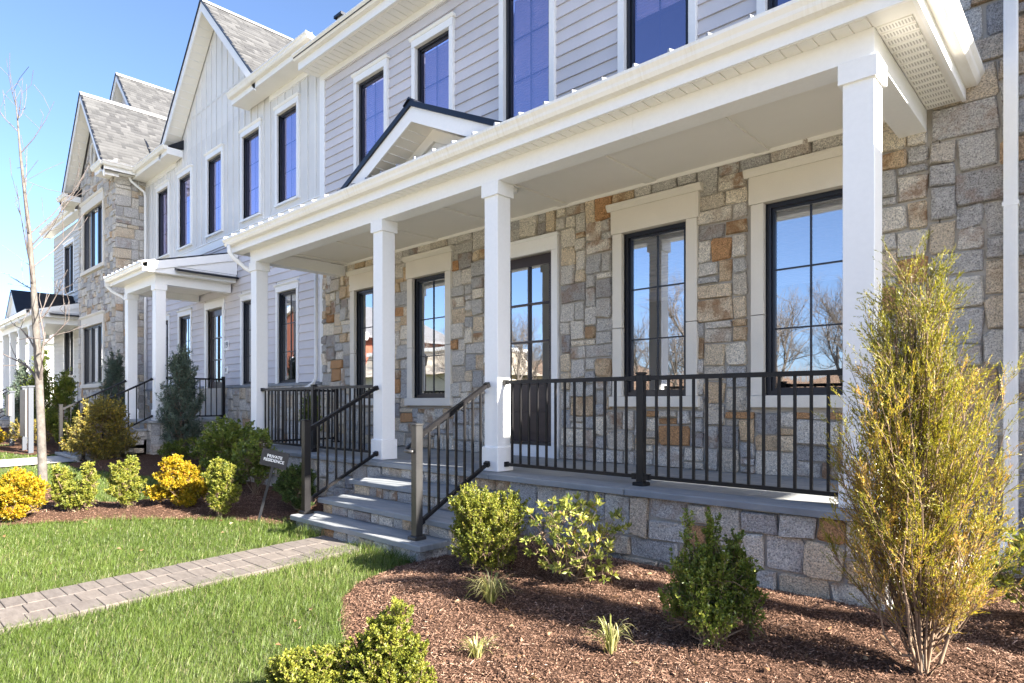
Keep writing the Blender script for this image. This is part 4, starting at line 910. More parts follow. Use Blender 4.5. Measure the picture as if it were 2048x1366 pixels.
def shrub(name, label, x, y, w_, h, m, stem='twig', K=8, ntw=380, lpt=24, L=.022, Wd=.012, up=.8, tw=.11, seed=1, base=.2, lobes=None, whorl=False, group=None, cat='shrub', nst=14, sr=.006, spread=.9):
    rng = np.random.default_rng(seed); z = floorz(x, y) - .01; P0 = np.array([x, y, z])
    o = thing(name, label, cat, (x, y, z), group)
    if lobes is None:
        lobes = []
        for i in range(K):
            t = (i + .5) / K; a = i * 2.4 + rng.uniform(-.4, .4); rr = w_ * rng.uniform(.14, .30) * (1.15 - abs(t - .45))
            lobes.append((rr * math.cos(a), rr * math.sin(a), h * (base + (.86 - base) * t), w_ * rng.uniform(.17, .27), h * rng.uniform(.13, .2)))
    lb = np.array(lobes); wt = lb[:, 3]**2 * lb[:, 4]; ci = rng.choice(len(lb), ntw, p=wt / wt.sum()); c = lb[ci]
    u = unit(rng.normal(size=(ntw, 3))); rad = rng.uniform(.45, 1.05, (ntw, 1))
    tip = np.stack([c[:, 0], c[:, 1], c[:, 2]], 1) + u * rad * np.stack([c[:, 3], c[:, 3], c[:, 4]], 1); tip[:, 2] = np.clip(tip[:, 2], .03, None)
    D_ = unit(u * spread + np.array([0, 0, up]) + rng.normal(size=(ntw, 3)) * .25); tl = tw * rng.uniform(.6, 1.35, (ntw, 1))
    a0 = tip - D_ * tl + P0
    # stems
    ns = nst; ends = a0[rng.choice(ntw, ns)]; st = curve(np.repeat(P0[None], ns, 0) + rng.normal(size=(ns, 3)) * [.025, .025, 0], ends, .04 * w_, rng)
    v1, f1 = tube_np(st, np.linspace(sr, sr * .4, 5)[None, :] * rng.uniform(.7, 1.4, (ns, 1)))
    par = st[rng.integers(0, ns, ntw), rng.integers(1, 5, ntw)]
    near = np.argmin(((a0[:, None, :] - st[:, 2:].reshape(-1, 3)[None])**2).sum(-1), 1); par = st[:, 2:].reshape(-1, 3)[near]
    q = np.stack([par, par * .45 + a0 * .55 + rng.normal(size=a0.shape) * .012, a0, tip + P0], 1); v2, f2 = tube_np(q, np.array([[.0028, .0022, .0018, .0008]]) * np.ones((ntw, 1)), 3)
    link('stems', np_mesh('stems', np.concatenate([v1, v2]), np.concatenate([f1, f2 + len(v1)])), stem, o)
    # leaves
    n = ntw * lpt; ti = np.repeat(np.arange(ntw), lpt); t = rng.uniform(.8, 1.02, n) if whorl else np.sqrt(rng.random(n)) * 1.03
    Pp = a0[ti] + D_[ti] * (tl[ti] * t[:, None]); out = unit(rng.normal(size=(n, 3))); ld = unit(D_[ti] * (.35 if whorl else .7) + out * .8 + np.array([0, 0, .2 if whorl else .1]))
    v, f = leaf_np(Pp, ld, L * rng.uniform(.65, 1.25, n), Wd * rng.uniform(.8, 1.2, n), rng)
    r = np.clip(rng.normal(.45, .2, n) + rng.normal(0, .13, ntw)[ti], 0, 1)
    link('foliage', np_mesh('foliage', v, f, np.repeat(r, 4)), m, o)
    return o
# left bed row
shrub('boxwood', 'golden-orange rounded shrub at the left edge of the front bed', -8.93, 1.40, .62, .58, 'gold', 'twigpale', 10, 800, 28, .030, .017, seed=2, base=.16)
shrub('boxwood', 'light green boxwood with two tops beside the young tree trunk', -8.88, 1.93, .50, .58, 'boxlight', 'twigpale', 8, 700, 28, .026, .014, seed=3, lobes=[(-.10, -.10, .22, .13, .14), (-.12, -.08, .38, .12, .14), (-.1, -.12, .48, .09, .09), (.12, .10, .22, .12, .12), (.13, .13, .40, .10, .12), (.13, .12, .52, .08, .08), (0, 0, .15, .16, .1), (.02, 0, .28, .14, .1)])
shrub('boxwood', 'narrow light green boxwood, third in the row along the front bed', -8.60, 2.38, .44, .64, 'boxlight', 'twigpale', 9, 650, 28, .026, .014, seed=4)
shrub('boxwood', 'bright yellow rounded shrub in the middle of the front bed row', -8.28, 2.87, .70, .65, 'gold', 'twigpale', 11, 900, 28, .030, .017, seed=5, base=.14)
shrub('boxwood', 'boxwood half in shade, last in the front bed row before the sign', -7.46, 3.04, .48, .68, 'boxlight', 'twigpale', 10, 800, 28, .026, .014, seed=6)
shrub('boxwood', 'dark green round boxwood against the steps behind the private residence sign', -6.95, 3.72, .55, .58, 'darkleaf', 'twig', 9, 800, 26, .026, .014, seed=7, base=.16)
shrub('holly_bush', 'tall dark broadleaf bush at the left corner of the long porch', -9.55, 4.02, 1.15, 1.0, 'holly', 'twigpale', 13, 900, 20, .045, .022, seed=8, tw=.16, base=.15)
shrub('holly_bush', 'loose leggy shrub with sparse leaves behind the private residence sign', -8.35, 3.85, .75, .95, 'holly', 'twigpale', 9, 260, 14, .055, .024, seed=9, tw=.18, base=.3, whorl=True)
shrub('autumn_bush', 'broad twiggy bush, golden on its lit left side, before the number 19 steps', -14.62, 3.62, 1.42, 1.30, 'oldleaf', 'twigpale', 14, 1500, 12, .045, .024, seed=10, tw=.24, base=.16, up=.9, nst=40, sr=.008)
shrub('boxwood', 'round olive boxwood beside the number 19 walkway under the conifers', -17.7, 3.75, .85, .66, 'boxleaf', 'twig', 8, 360, 22, .04, .022, seed=11, base=.2)
shrub('low_shrub', 'low olive shrub at the foot of the number 19 stone base', -11.9, 4.6, .9, .55, 'boxleaf', 'twig', 8, 260, 20, .035, .018, seed=12)
shrub('low_shrub', 'small shrub between the tall juniper and the holly bush', -12.9, 4.4, .7, .45, 'boxleaf', 'twigpale', 7, 200, 18, .035, .018, seed=13)
shrub('euonymus', 'small orange-yellow shrub at the far left edge behind the lawn', -19.6, 2.55, .8, .6, 'gold', 'twigpale', 8, 240, 20, .045, .024, seed=14)
shrub('low_shrub', 'brownish low shrub under the two taupe sign panels', -19.0, 3.3, 1.3, .7, 'oldleaf', 'twig', 9, 300, 10, .045, .02, seed=15)
# right bed
shrub('boxwood', 'bright green upright boxwood right of the porch steps', -3.47, 3.40, .86, .64, 'boxlight', 'twigpale', 13, 1300, 32, .021, .011, seed=20, base=.2, tw=.15, up=1.1, nst=26)
shrub('rhododendron', 'open leggy rhododendron with pale leaves in front of the foundation wall', -2.74, 3.50, 1.0, .64, 'rhodo', 'twigpale', 14, 150, 13, .046, .017, seed=21, base=.22, tw=.10, whorl=True, nst=34, sr=.005)
shrub('holly_bush', 'upright green Japanese holly standing in the middle of the mulch', -1.54, 3.18, .54, .78, 'holly', 'twigpale', 13, 850, 28, .021, .0115, seed=22, base=.22, tw=.15, up=1.3, nst=26,
      lobes=[(-.10, -.07, .62, .05, .14), (.0, 0, .58, .06, .13), (.10, .08, .52, .06, .12), (0, 0, .42, .16, .14), (-.12, -.08, .40, .09, .12), (.14, .1, .38, .09, .12), (.17, .1, .22, .09, .1), (-.15, -.1, .24, .1, .1), (0, .05, .26, .18, .12), (.05, -.1, .2, .14, .09), (.1, .15, .3, .12, .12), (-.02, -.12, .3, .12, .12)])
shrub('rhododendron', 'sparse pale-stemmed rhododendron at the right edge below the downspout', -.20, 4.45, .8, .62, 'rhodo', 'twigpale', 9, 150, 9, .055, .022, seed=23, base=.25, tw=.12, whorl=True, nst=34, sr=.005)
shrub('boxwood', 'yellow-green boxwood in the foreground at the edge of the mulch bed', -2.42, 1.72, .40, .50, 'boxlight', 'twigpale', 12, 1500, 34, .0150, .0082, seed=24, base=.2, tw=.06, up=.7,
      lobes=[(.03, .05, .40, .075, .085), (-.02, .03, .30, .14, .1), (.0, 0, .2, .17, .1), (.10, .08, .24, .085, .085), (.13, .08, .12, .10, .08), (-.1, -.08, .2, .12, .1), (0, -.05, .1, .18, .09), (-.12, -.1, .1, .12, .08), (.08, -.02, .32, .07, .07)])
shrub('boxwood', 'low yellow-green boxwood cut off by the bottom edge of the picture', -2.64, 1.46, .46, .33, 'boxlight', 'twigpale', 9, 1100, 30, .0150, .0082, seed=25, base=.2, tw=.06, up=.7)
# sedge tufts
def tuft(label, x, y, w_, h, n, seed):
    rng = np.random.default_rng(seed); z = floorz(x, y); a = rng.uniform(0, 2 * math.pi, n); rr = rng.uniform(.25, 1, n) * w_ * .55; hh = h * rng.uniform(.5, 1.1, n)
    t = np.linspace(0, 1, 6); d = np.stack([np.cos(a), np.sin(a)], 1)
    r0 = rng.uniform(0, .03, n); rad = r0[:, None] + rr[:, None] * t[None]**1.3; zz = hh[:, None] * np.sin(t[None] * rng.uniform(1.7, 2.6, n)[:, None]) 
    c = np.stack([x + d[:, :1] * rad, y + d[:, 1:] * rad, z + np.clip(zz, 0.002, None)], -1)
    s = np.stack([-d[:, 1], d[:, 0], np.zeros(n)], 1)[:, None, :] * (np.array([.0022, .0026, .0024, .002, .0013, .0002])[None, :, None])
    v = np.stack([c - s, c + s], 2).reshape(-1, 3); i = (np.arange(n)[:, None] * 12 + np.arange(5)[None] * 2).reshape(-1, 1); f = i + np.array([[0, 1, 3, 2]])
    o = thing('sedge_tuft', label, 'grass', (x, y, z), 'sedge tufts in the mulch'); link('blades', np_mesh('blades', v, f, np.repeat(rng.random(n), 12)), 'sedge', o)
tuft('arching sedge tuft in the mulch below the rhododendron, largest of three', -2.85, 2.84, .38, .17, 130, 1); tuft('sedge tuft in the mulch in front of the Japanese holly', -1.85, 2.70, .26, .16, 70, 2); tuft('small sparse sedge tuft near the foreground boxwood', -2.34, 2.23, .24, .10, 45, 3)
# tall feathery golden conifer
def conifer(name, label, x, y, h, w_, m, seed, nb=70, sp=9, tl=10, L=.012, Wd=.005, stem='twigpale', prof=None, trunk=.022, upb=1.0, lf=9, asc=.82, fan=0, brown=0, pu=(.05, .11), tn=.55, ln=.5):
    rng = np.random.default_rng(seed); z = floorz(x, y) - .02; P0 = np.array([x, y, z]); o = thing(name, label, 'conifer', (x, y, z))
    tr = np.stack([np.linspace(0, 1, 7) * 0 + x + .02 * np.sin(np.linspace(0, 5, 7)), y + .015 * np.cos(np.linspace(0, 6, 7)), z + np.linspace(0, .9, 7) * h], 1)[None]
    v1, f1 = tube_np(tr, np.linspace(trunk, trunk * .2, 7)[None], 7); link('trunk', np_mesh('trunk', v1, f1), 'bark' if stem != 'twig' else 'twig', o, True)
    prof = prof or (lambda t: np.interp(t, [0, .12, .35, .55, .75, .9, 1], [.85, .92, 1, .90, .50, .20, .05]))
    hz = np.sort(rng.uniform(.03, .97, nb)); a = rng.uniform(0, 2 * math.pi, nb); b0 = np.stack([np.full(nb, x), np.full(nb, y), z + hz * h * asc], 1)
    rr = prof(hz) * w_ * .5 * rng.uniform(.55, 1.12, nb); up = h * rng.uniform(.07, .17, nb) * upb
    b1 = np.stack([x + rr * np.cos(a), y + rr * np.sin(a), np.minimum(z + hz * h * .86 + up, z + h)], 1)
    t = np.linspace(0, 1, 6); Q = b0[:, None] * (1 - t[None, :, None]) + b1[:, None] * t[None, :, None]; Q[:, :, 2] -= (np.sin(t * math.pi) * .05 * h * .6)[None]; Q += rng.normal(size=Q.shape) * .006
    v2, f2 = tube_np(Q, np.linspace(.006, .0015, 6)[None] * (h / 2)**.5 * np.ones((nb, 1)), 4)
    # plumes
    n = nb * sp; bi = np.repeat(np.arange(nb), sp); tt = rng.uniform(.3, 1, n); k = np.clip((tt * 5).astype(int), 0, 4); fr = tt * 5 - k; p0 = Q[bi, k] * (1 - fr[:, None]) + Q[bi, k + 1] * fr[:, None]
    od = np.stack([np.cos(a[bi]), np.sin(a[bi]), np.zeros(n)], 1); pd = unit(od * .35 + np.array([0, 0, 1.0]) + rng.normal(size=(n, 3)) * .28); pl = h * rng.uniform(pu[0], pu[1], n)
    p1 = p0 + pd * pl[:, None]; q = np.stack([p0, (p0 + p1) / 2 + rng.normal(size=p0.shape) * .006, p1], 1); v3, f3 = tube_np(q, np.array([[.0018, .0013, .0005]]) * np.ones((n, 1)), 3)
    # twiglets on plumes
    n2 = n * tl; pi = np.repeat(np.arange(n), tl); s = rng.uniform(.1, 1, n2); t0 = p0[pi] + (p1 - p0)[pi] * s[:, None]; td = unit(pd[pi] + rng.normal(size=(n2, 3)) * tn); tle = pl[pi] * rng.uniform(.18, .42, n2) * (1.15 - s * .5)
    ks = lf; n3 = n2 * ks; ji = np.repeat(np.arange(n2), ks); ss = np.tile(np.linspace(.05, 1, ks), n2); lp_ = t0[ji] + td[ji] * (tle[ji] * ss)[:, None]; ld = unit(td[ji] + rng.normal(size=(n3, 3)) * ln)
    v, f = leaf_np(lp_, ld, L * rng.uniform(.7, 1.3, n3), Wd, rng, .1)
    r = np.clip(rng.normal(.45, .14, n3) + rng.normal(0, .16, nb)[bi][pi][ji] + rng.normal(0, .1, n)[pi][ji] + brown * (.45 - hz)[bi][pi][ji], 0, 1)
    vs3, fs3 = [v2, v3], [f2, f3 + len(v2)]
    if fan:
        a_ = rng.uniform(0, 6.28, fan); q_ = rng.uniform(.3, 1, fan); e = np.stack([x + np.cos(a_) * w_ * .42 * q_, y + np.sin(a_) * w_ * .42 * q_, z + h * rng.uniform(.18, .62, fan)], 1); st = curve(np.repeat(P0[None], fan, 0) + np.stack([np.cos(a_) * .03, np.sin(a_) * .03, rng.uniform(0, .15, fan) * h], 1), e, .03, rng, 6); st[:, 1:4, 2] -= .03
        v4, f4 = tube_np(st, np.linspace(.0075, .0018, 6)[None] * rng.uniform(.5, 1.3, (fan, 1)), 5); fs3.append(f4 + len(v2) + len(v3)); vs3.append(v4)
    link('branches', np_mesh('branches', np.concatenate(vs3), np.concatenate(fs3)), stem, o)
    link('foliage', np_mesh('foliage', v, f, np.repeat(r, 4)), m, o); return o
conifer('golden_cypress', 'tall feathery golden cypress in front of the right-hand column', -.64, 3.43, 1.86, .68, 'cypress', 3, nb=145, sp=14, tl=8, L=.0150, Wd=.0042, lf=7, asc=.55, fan=60, brown=.6, pu=(.06, .13), tn=.30, upb=1.5, ln=.28)
jp = lambda t: np.interp(t, [0, .1, .35, .6, .85, 1], [.75, 1, .95, .75, .4, .08])
conifer('juniper', 'upright blue-green juniper right of the small entry porch steps', -14.2, 4.98, 2.15, .95, 'juniper', 5, nb=120, sp=11, tl=8, L=.035, Wd=.014, stem='twig', prof=jp, upb=1.3, lf=5)
conifer('juniper', 'narrow dark juniper against the stone tower behind the entry porch', -19.6, 5.2, 2.3, .8, 'juniper', 6, nb=80, sp=9, tl=6, L=.04, Wd=.018, stem='twig', prof=jp, upb=1.3, lf=5)
conifer('juniper', 'dark upright evergreen behind the tall taupe sign panel', -21.4, 3.5, 2.0, .9, 'juniper', 7, nb=75, sp=8, tl=6, L=.045, Wd=.02, stem='twig', prof=jp, upb=1.3, lf=5)
conifer('arborvitae', 'bright green arching conifer between the sign panel and the tower', -20.6, 3.75, 2.5, .8, 'boxleaf', 8, nb=80, sp=8, tl=6, L=.045, Wd=.02, stem='twig', prof=lambda t: np.interp(t, [0, .2, .5, 1], [.9, 1, .6, .1]), upb=1.4, lf=5)
conifer('arborvitae', 'shorter green conifer under the lower tower window', -18.9, 3.9, 1.75, .8, 'boxleaf', 9, nb=75, sp=9, tl=6, L=.045, Wd=.02, stem='twig', prof=jp, upb=1.4, lf=5)
o = shrub('potted_plant', 'small evergreen plant on the porch behind the left railing', -9.0, 5.05, .45, .95, 'holly', 'twig', 9, 260, 18, .03, .016, seed=30); o.location.z += .55

# bare trees
def branching(rng, base, direc, length, rad, depth, out, up=.12, n_=(3, 5), spreadv=.75):
    k = 5; pts = [np.array(base, float)]; d = np.array(direc, float)
    for i in range(k - 1):
        d = unit(d + rng.normal(size=3) * .10 + np.array([0, 0, up * .3])); pts.append(pts[-1] + d * length / (k - 1))
    out.append((np.array(pts), np.linspace(rad, rad * .55, k)))
    if depth == 0: return
    for _ in range(int(rng.integers(*n_)) + (1 if depth > 1 else 0)):
        t = rng.uniform(.3, 1); i = min(int(t * (k - 1)), k - 2); p = pts[i] + (pts[i + 1] - pts[i]) * (t * (k - 1) - i)
        nd = unit(d + rng.normal(size=3) * spreadv + np.array([0, 0, up])); branching(rng, p, nd, length * rng.uniform(.5, .75), rad * .5, depth - 1, out, up, n_, spreadv)
def tree_meshes(seed, h, rad, depth=4):
    rng = np.random.default_rng(seed); out = []; branching(rng, (0, 0, 0), (0, 0, 1), h * .42, rad, depth, out, .16, (3, 5), .62)
    Q = np.stack([a for a, b in out]); Rr = np.stack([b for a, b in out]); v, f = tube_np(Q[:1], Rr[:1], 8); t = np_mesh('trunk', v, f); t.materials.append(M['greybark'])
    v, f = tube_np(Q[1:], Rr[1:], 3); c = np_mesh('crown', v, f); c.materials.append(M['greybark']); return t, c
TM = [tree_meshes(s, 10.5, .12, 5) for s in (1, 2, 3)]
rng = np.random.default_rng(77)
for k in range(44):
    x, y = -62 + k * 1.55 + rng.uniform(-.8, .8), -rng.uniform(27, 44)
    o = thing('bare_tree', 'leafless roadside tree across the road, mirrored in the porch windows', 'tree', (x, y, gz(x, y)), 'bare trees across the road')
    t, c = TM[k % 3]; sc_ = rng.uniform(.8, 1.25); rz = rng.uniform(0, 6.28)
    for nm, me in (('trunk', t), ('crown', c)):
        q = bpy.data.objects.new(nm, me); col.objects.link(q); q.parent = o; q.scale = (sc_, sc_, sc_); q.rotation_euler = (0, 0, rz)
# thicket and wooded hill behind the trees
n = 14000; bx_ = rng.uniform(-70, 14, n); by_ = rng.uniform(-52, -44, n); bz_ = g(bx_, by_); hh = rng.uniform(1.5, 5.0, n)
p0 = np.stack([bx_, by_, bz_], 1); p1 = p0 + np.stack([rng.normal(0, .5, n), rng.normal(0, .5, n), hh], 1); v, f = tube_np(curve(p0, p1, .25, rng, 4), np.linspace(.02, .004, 4)[None] * np.ones((n, 1)), 3)
o = link('thicket', np_mesh('thicket', v, f), 'twig'); o['kind'] = 'stuff'; o['label'] = 'brown leafless thicket across the road'; o['category'] = 'thicket'
hx = np.linspace(-260, 120, 60); hy = np.linspace(-170, -95, 12)
grid_mesh('hill', hx, hy, lambda X, Y: -1 + 15 * np.exp(-((Y + 135) / 22)**2) * (.75 + .25 * np.sin(X * .03) + .12 * np.sin(X * .21 + Y)), 'twig', kind='structure')
# buildings across the road that the windows mirror
BB = thing('brick_building', 'red brick building with white cornice, mirrored in the number 19 windows', 'building', (-82, -34, -.3))
mb = MB(); mb.box(-96, -68, -48, -32, -.5, 9); mb.build('wall', 'brickfar', BB); MB().prism([(-97, 9), (-67, 9), (-82, 14.8)], -48, -32, lambda a, p, q: (p, a, q)).build('gable', 'brickfar', BB); MB().prism([(-97.5, 9), (-82, 15.2), (-66.5, 9), (-66.5, 8.7), (-82, 14.8), (-97.5, 8.7)], -48, -32.3, lambda a, p, q: (p, a, q)).build('roof', 'greyroof', BB)
for s in (-1, 1): MB().bar((-82 + s * 16, -31.8, 8.7), (-82, -31.8, 15.2), .5, .9).build('cornice', 'white', BB)
for x in range(-93, -69, 4):
    for z in (1.2, 5): B('window', 'white', BB, x, x + 1.6, -32.1, -31.9, z, z + 2.2); B('pane', 'frame', BB, x + .2, x + 1.4, -31.91, -31.88, z + .2, z + 2.0)
B('belt_course', 'white', BB, -96, -68, -32.05, -31.8, 4.1, 4.6)
CB = thing('cream_building', 'cream stucco building with flared mansard roof, mirrored in the left porch windows', 'building', (-52, -32, -.3))
mb = MB(); mb.box(-66, -46, -42, -30, -.5, 3.6); mb.build('wall', 'cream', CB)
mb = MB(); pr = [(0, 3.6), (.9, 3.8), (1.5, 4.4), (1.9, 5.2), (2.1, 6.2)]
for (i0, z0), (i1, z1) in zip(pr[:-1], pr[1:]): mb.add([(-66.8 + i0, -29.2 - i0, z0), (-45.2 - i0, -29.2 - i0, z0), (-45.2 - i0, -42 + i0, z0), (-66.8 + i0, -42 + i0, z0), (-66.8 + i1, -29.2 - i1, z1), (-45.2 - i1, -29.2 - i1, z1), (-45.2 - i1, -42 + i1, z1), (-66.8 + i1, -42 + i1, z1)], [(0, 1, 5, 4), (1, 2, 6, 5), (2, 3, 7, 6), (3, 0, 4, 7)])
mb.build('mansard_roof', 'cream', CB); B('roof_crown', 'white', CB, -64.9, -47.1, -40.2, -31.1, 6.2, 6.6)
SL = thing('street_lamp', 'black lantern street lamp mirrored in the left porch window', 'street lamp', (-34, -15, -.3))
MB().tube([(-34, -15, -.6), (-34, -15, 0.2), (-34, -15, .25), (-34, -15, 3.2)], [.16, .14, .06, .045], 10).build('pole', 'black', SL, True); MB().tube([(-34, -15, 3.2), (-34, -15, 3.3), (-34, -15, 3.75), (-34, -15, 3.8), (-34, -15, 4.05)], [.06, .14, .2, .23, .03], 8).build('lantern', 'black', SL)
# young street tree
YT = thing('young_tree', 'slender bare young tree with pink-tipped twigs on the left lawn', 'tree', (-11.06, 2.03, gz(-11.06, 2.03)))
zt = gz(-11.06, 2.03); Rv = np.array([.729, .684, 0]); rng = np.random.default_rng(12)
def tp(px, py, dep=0): return np.array([-11.06, 2.03, zt - .02]) + Rv * (px - 86) * .0071 + np.array([-.684, .729, 0]) * dep + np.array([0, 0, (985 - py) * .0071])
trk = np.array([tp(87, 985), tp(83, 860), tp(78, 740), tp(72, 640), tp(67, 560), tp(60, 470), tp(51, 390), tp(42, 310), tp(36, 240), tp(30, 175)])[None]
v, f = tube_np(trk, np.array([[.060, .052, .048, .044, .036, .030, .023, .017, .010, .004]]), 10); link('trunk', np_mesh('trunk', v, f), 'bark', YT, True)
br = []
def bro(pts, r0, sub=3, seed=1):
    rg = np.random.default_rng(seed); P_ = np.array(pts); t = np.linspace(0, len(P_) - 1, 7); Q = np.stack([np.interp(t, np.arange(len(P_)), P_[:, k]) for k in range(3)], 1); br.append((Q, np.linspace(r0, r0 * .3, 7)))
    for k in range(sub):
        i = rg.integers(2, 6); d = unit(unit(Q[i] - Q[i - 1]) + rg.normal(size=3) * .55 + np.array([0, 0, .35])); L_ = rg.uniform(.25, .6); e = Q[i] + d * L_; m_ = (Q[i] + e) / 2 + rg.normal(size=3) * .03
        tt = np.linspace(0, 2, 7); W_ = np.stack([np.interp(tt, [0, 1, 2], [Q[i][c], m_[c], e[c]]) for c in range(3)], 1); br.append((W_, np.linspace(r0 * .35, .003, 7)))
bro([tp(78, 770), tp(60, 745, .1), tp(30, 725, .2), tp(0, 715, .3), tp(-30, 700, .3)], .022, 4, 1); bro([tp(80, 760), tp(95, 735, -.1), tp(108, 690, -.2), tp(112, 665, -.2)], .026, 3, 2)
bro([tp(108, 690, -.2), tp(130, 670, -.2), tp(155, 650, -.25), tp(162, 612, -.3)], .013, 5, 3); bro([tp(74, 700), tp(50, 675, .1), tp(20, 650, .2), tp(-10, 640, .3)], .014, 4, 4)
bro([tp(72, 650), tp(95, 620, 0), tp(112, 590, 0), tp(135, 570, -.1)], .012, 5, 5); bro([tp(70, 600), tp(50, 570, .1), tp(25, 560, .2), tp(-15, 540, .3)], .011, 4, 6)
bro([tp(110, 675, -.2), tp(102, 630, -.2), tp(104, 600, -.1)], .015, 4, 7)
for k in range(13):
    s = rng.uniform(.42, .97); i = s * 9; a = int(i); p = trk[0][a] * (1 - i + a) + trk[0][min(a + 1, 9)] * (i - a); ang = rng.uniform(0, 6.28); L_ = (1.25 - s) * rng.uniform(.9, 1.6)
    d = np.array([math.cos(ang) * .7, math.sin(ang) * .7, .9]); bro([p, p + d * L_ * .4 + np.array([0, 0, -.04]), p + d * L_ * .75, p + d * L_ + np.array([0, 0, .1])], .009 * (1.3 - s) + .003, 3, 20 + k)
Q = np.stack([a for a, b in br]); Rr = np.stack([b for a, b in br]); v, f = tube_np(Q, Rr, 5); link('branches', np_mesh('branches', v, f), 'youngtwig', YT, True)

# ------------------------------------------------------------------ signs
sg = thing('yard_sign', 'small dark PRIVATE RESIDENCE sign on a leaning stake by the steps', 'sign', (-6.87, 3.2, gz(-6.87, 3.2)))
zs = floorz(-6.87, 3.2); fwd = Vector((.684, -.729, 0)); rt = Vector((.729, .684, 0)); tilt = R(-13)
ctr = Vector((-6.87, 3.2, zs)) + rt * .195 + Vector((0, 0, .70)); ux = (rt * math.cos(tilt) + Vector((0, 0, 1)) * math.sin(tilt)); uz = (Vector((0, 0, 1)) * math.cos(tilt) - rt * math.sin(tilt)); Rm = Matrix((ux, -fwd, uz)).transposed()
ux, uz = Vector(ux), Vector(uz)
MB().bar(Vector((-6.87, 3.2, zs - .05)), ctr - fwd * .012 + uz * .05, .028, .012, fwd).build('stake', 'signblack', sg)
def pl(cx, w_, h_, t0, t1):
    return [ctr + ux * (a * w_ / 2) + uz * (b * h_ / 2) + fwd * t for t in (t0, t1) for a, b in ((-1, -1), (1, -1), (1, 1), (-1, 1))]
MB().add(pl(0, .30, .185, 0, .012), [(3, 2, 1, 0), (4, 5, 6, 7), (0, 1, 5, 4), (1, 2, 6, 5), (2, 3, 7, 6), (3, 0, 4, 7)]).build('panel', 'signblack', sg)
M4 = Matrix((ux, uz, fwd)).transposed().to_4x4()
tx = text('PRIVATE\nRESIDENCE', 'lettering', 'letter', None, (0, 0, 0), .046, (0, 0, 0), .0008, .95); tx.data.transform(Matrix.Translation(ctr + fwd * .0135) @ M4); tx.location = (0, 0, 0)
tx.parent = sg; tx.matrix_parent_inverse = Matrix.Translation(-Vector(sg['_loc']))
for nm, lab, x, y, hgt, wid, ph in (('sign_panel', 'taupe sign box on a single grey post at the far left', -19.4, 2.95, 1.30, .39, .52), ('sign_panel', 'tall taupe sign panel between two grey posts behind the young tree', -17.75, 2.98, 1.45, .60, 1.05)):
    o = thing(nm, lab, 'sign', (x, y, gz(x, y))); z = floorz(x, y); d2 = Vector((0, -1, 0)); r2 = Vector((1, 0, 0)); c = Vector((x, y, z))
    for s in ((0,) if wid < .4 else (-1, 1)):
        MB().bar(c + r2 * s * (wid / 2 + .03) - Vector((0, 0, .1)), c + r2 * s * (wid / 2 + .03) + Vector((0, 0, hgt)), .09, .09, d2).build('post', 'signpost', o); MB().bar(c + r2 * s * (wid / 2 + .03) + Vector((0, 0, hgt)), c + r2 * s * (wid / 2 + .03) + Vector((0, 0, hgt + .03)), .13, .13, d2).build('post_cap', 'signpost', o)
    t = c + d2 * .06; MB().bar(t + Vector((0, 0, hgt - ph - .05)), t + Vector((0, 0, hgt - .06)), wid, .06, d2).build('panel', 'signbrown', o)

# ------------------------------------------------------------------ grass and mulch cover
VV = np.array([-.684547, .728969]); RR = np.array([.728969, .684547])
def infr(x, y, z, mrg=420):
    d = x * VV[0] + y * VV[1]; u = x * RR[0] + y * RR[1]
    px = 1024 + 1273 * u / np.maximum(d, .1); py = 805 - 1273 * (z - .7) / np.maximum(d, .1)
    return (d > .8) & (px > -mrg) & (px < 2048 + mrg) & (py < 1366 + mrg), d
def lawn_ok(x, y):
    ok = ~(inpoly(x, y, BED_R) | inpoly(x, y, BED_L) | inpoly(x, y, BED_19) | inpoly(x, y, BED_21))
    ok &= ~((x > PX0 + .01) & (x < PX1 - .02 - .025 * np.sin(y * 9) - .09 * np.clip(y - 1.1, 0, 2.2)) & (y < 3.36)); ok &= ~((x > -16.3) & (x < -14.85) & (y < 3.6)); ok &= ~((x > -6.42) & (x < -4.17) & (y > 3.36)); ok &= (y < 4.4) & (y > .46); return ok
rng = np.random.default_rng(99)
VA, FA, RA, off = [], [], [], 0
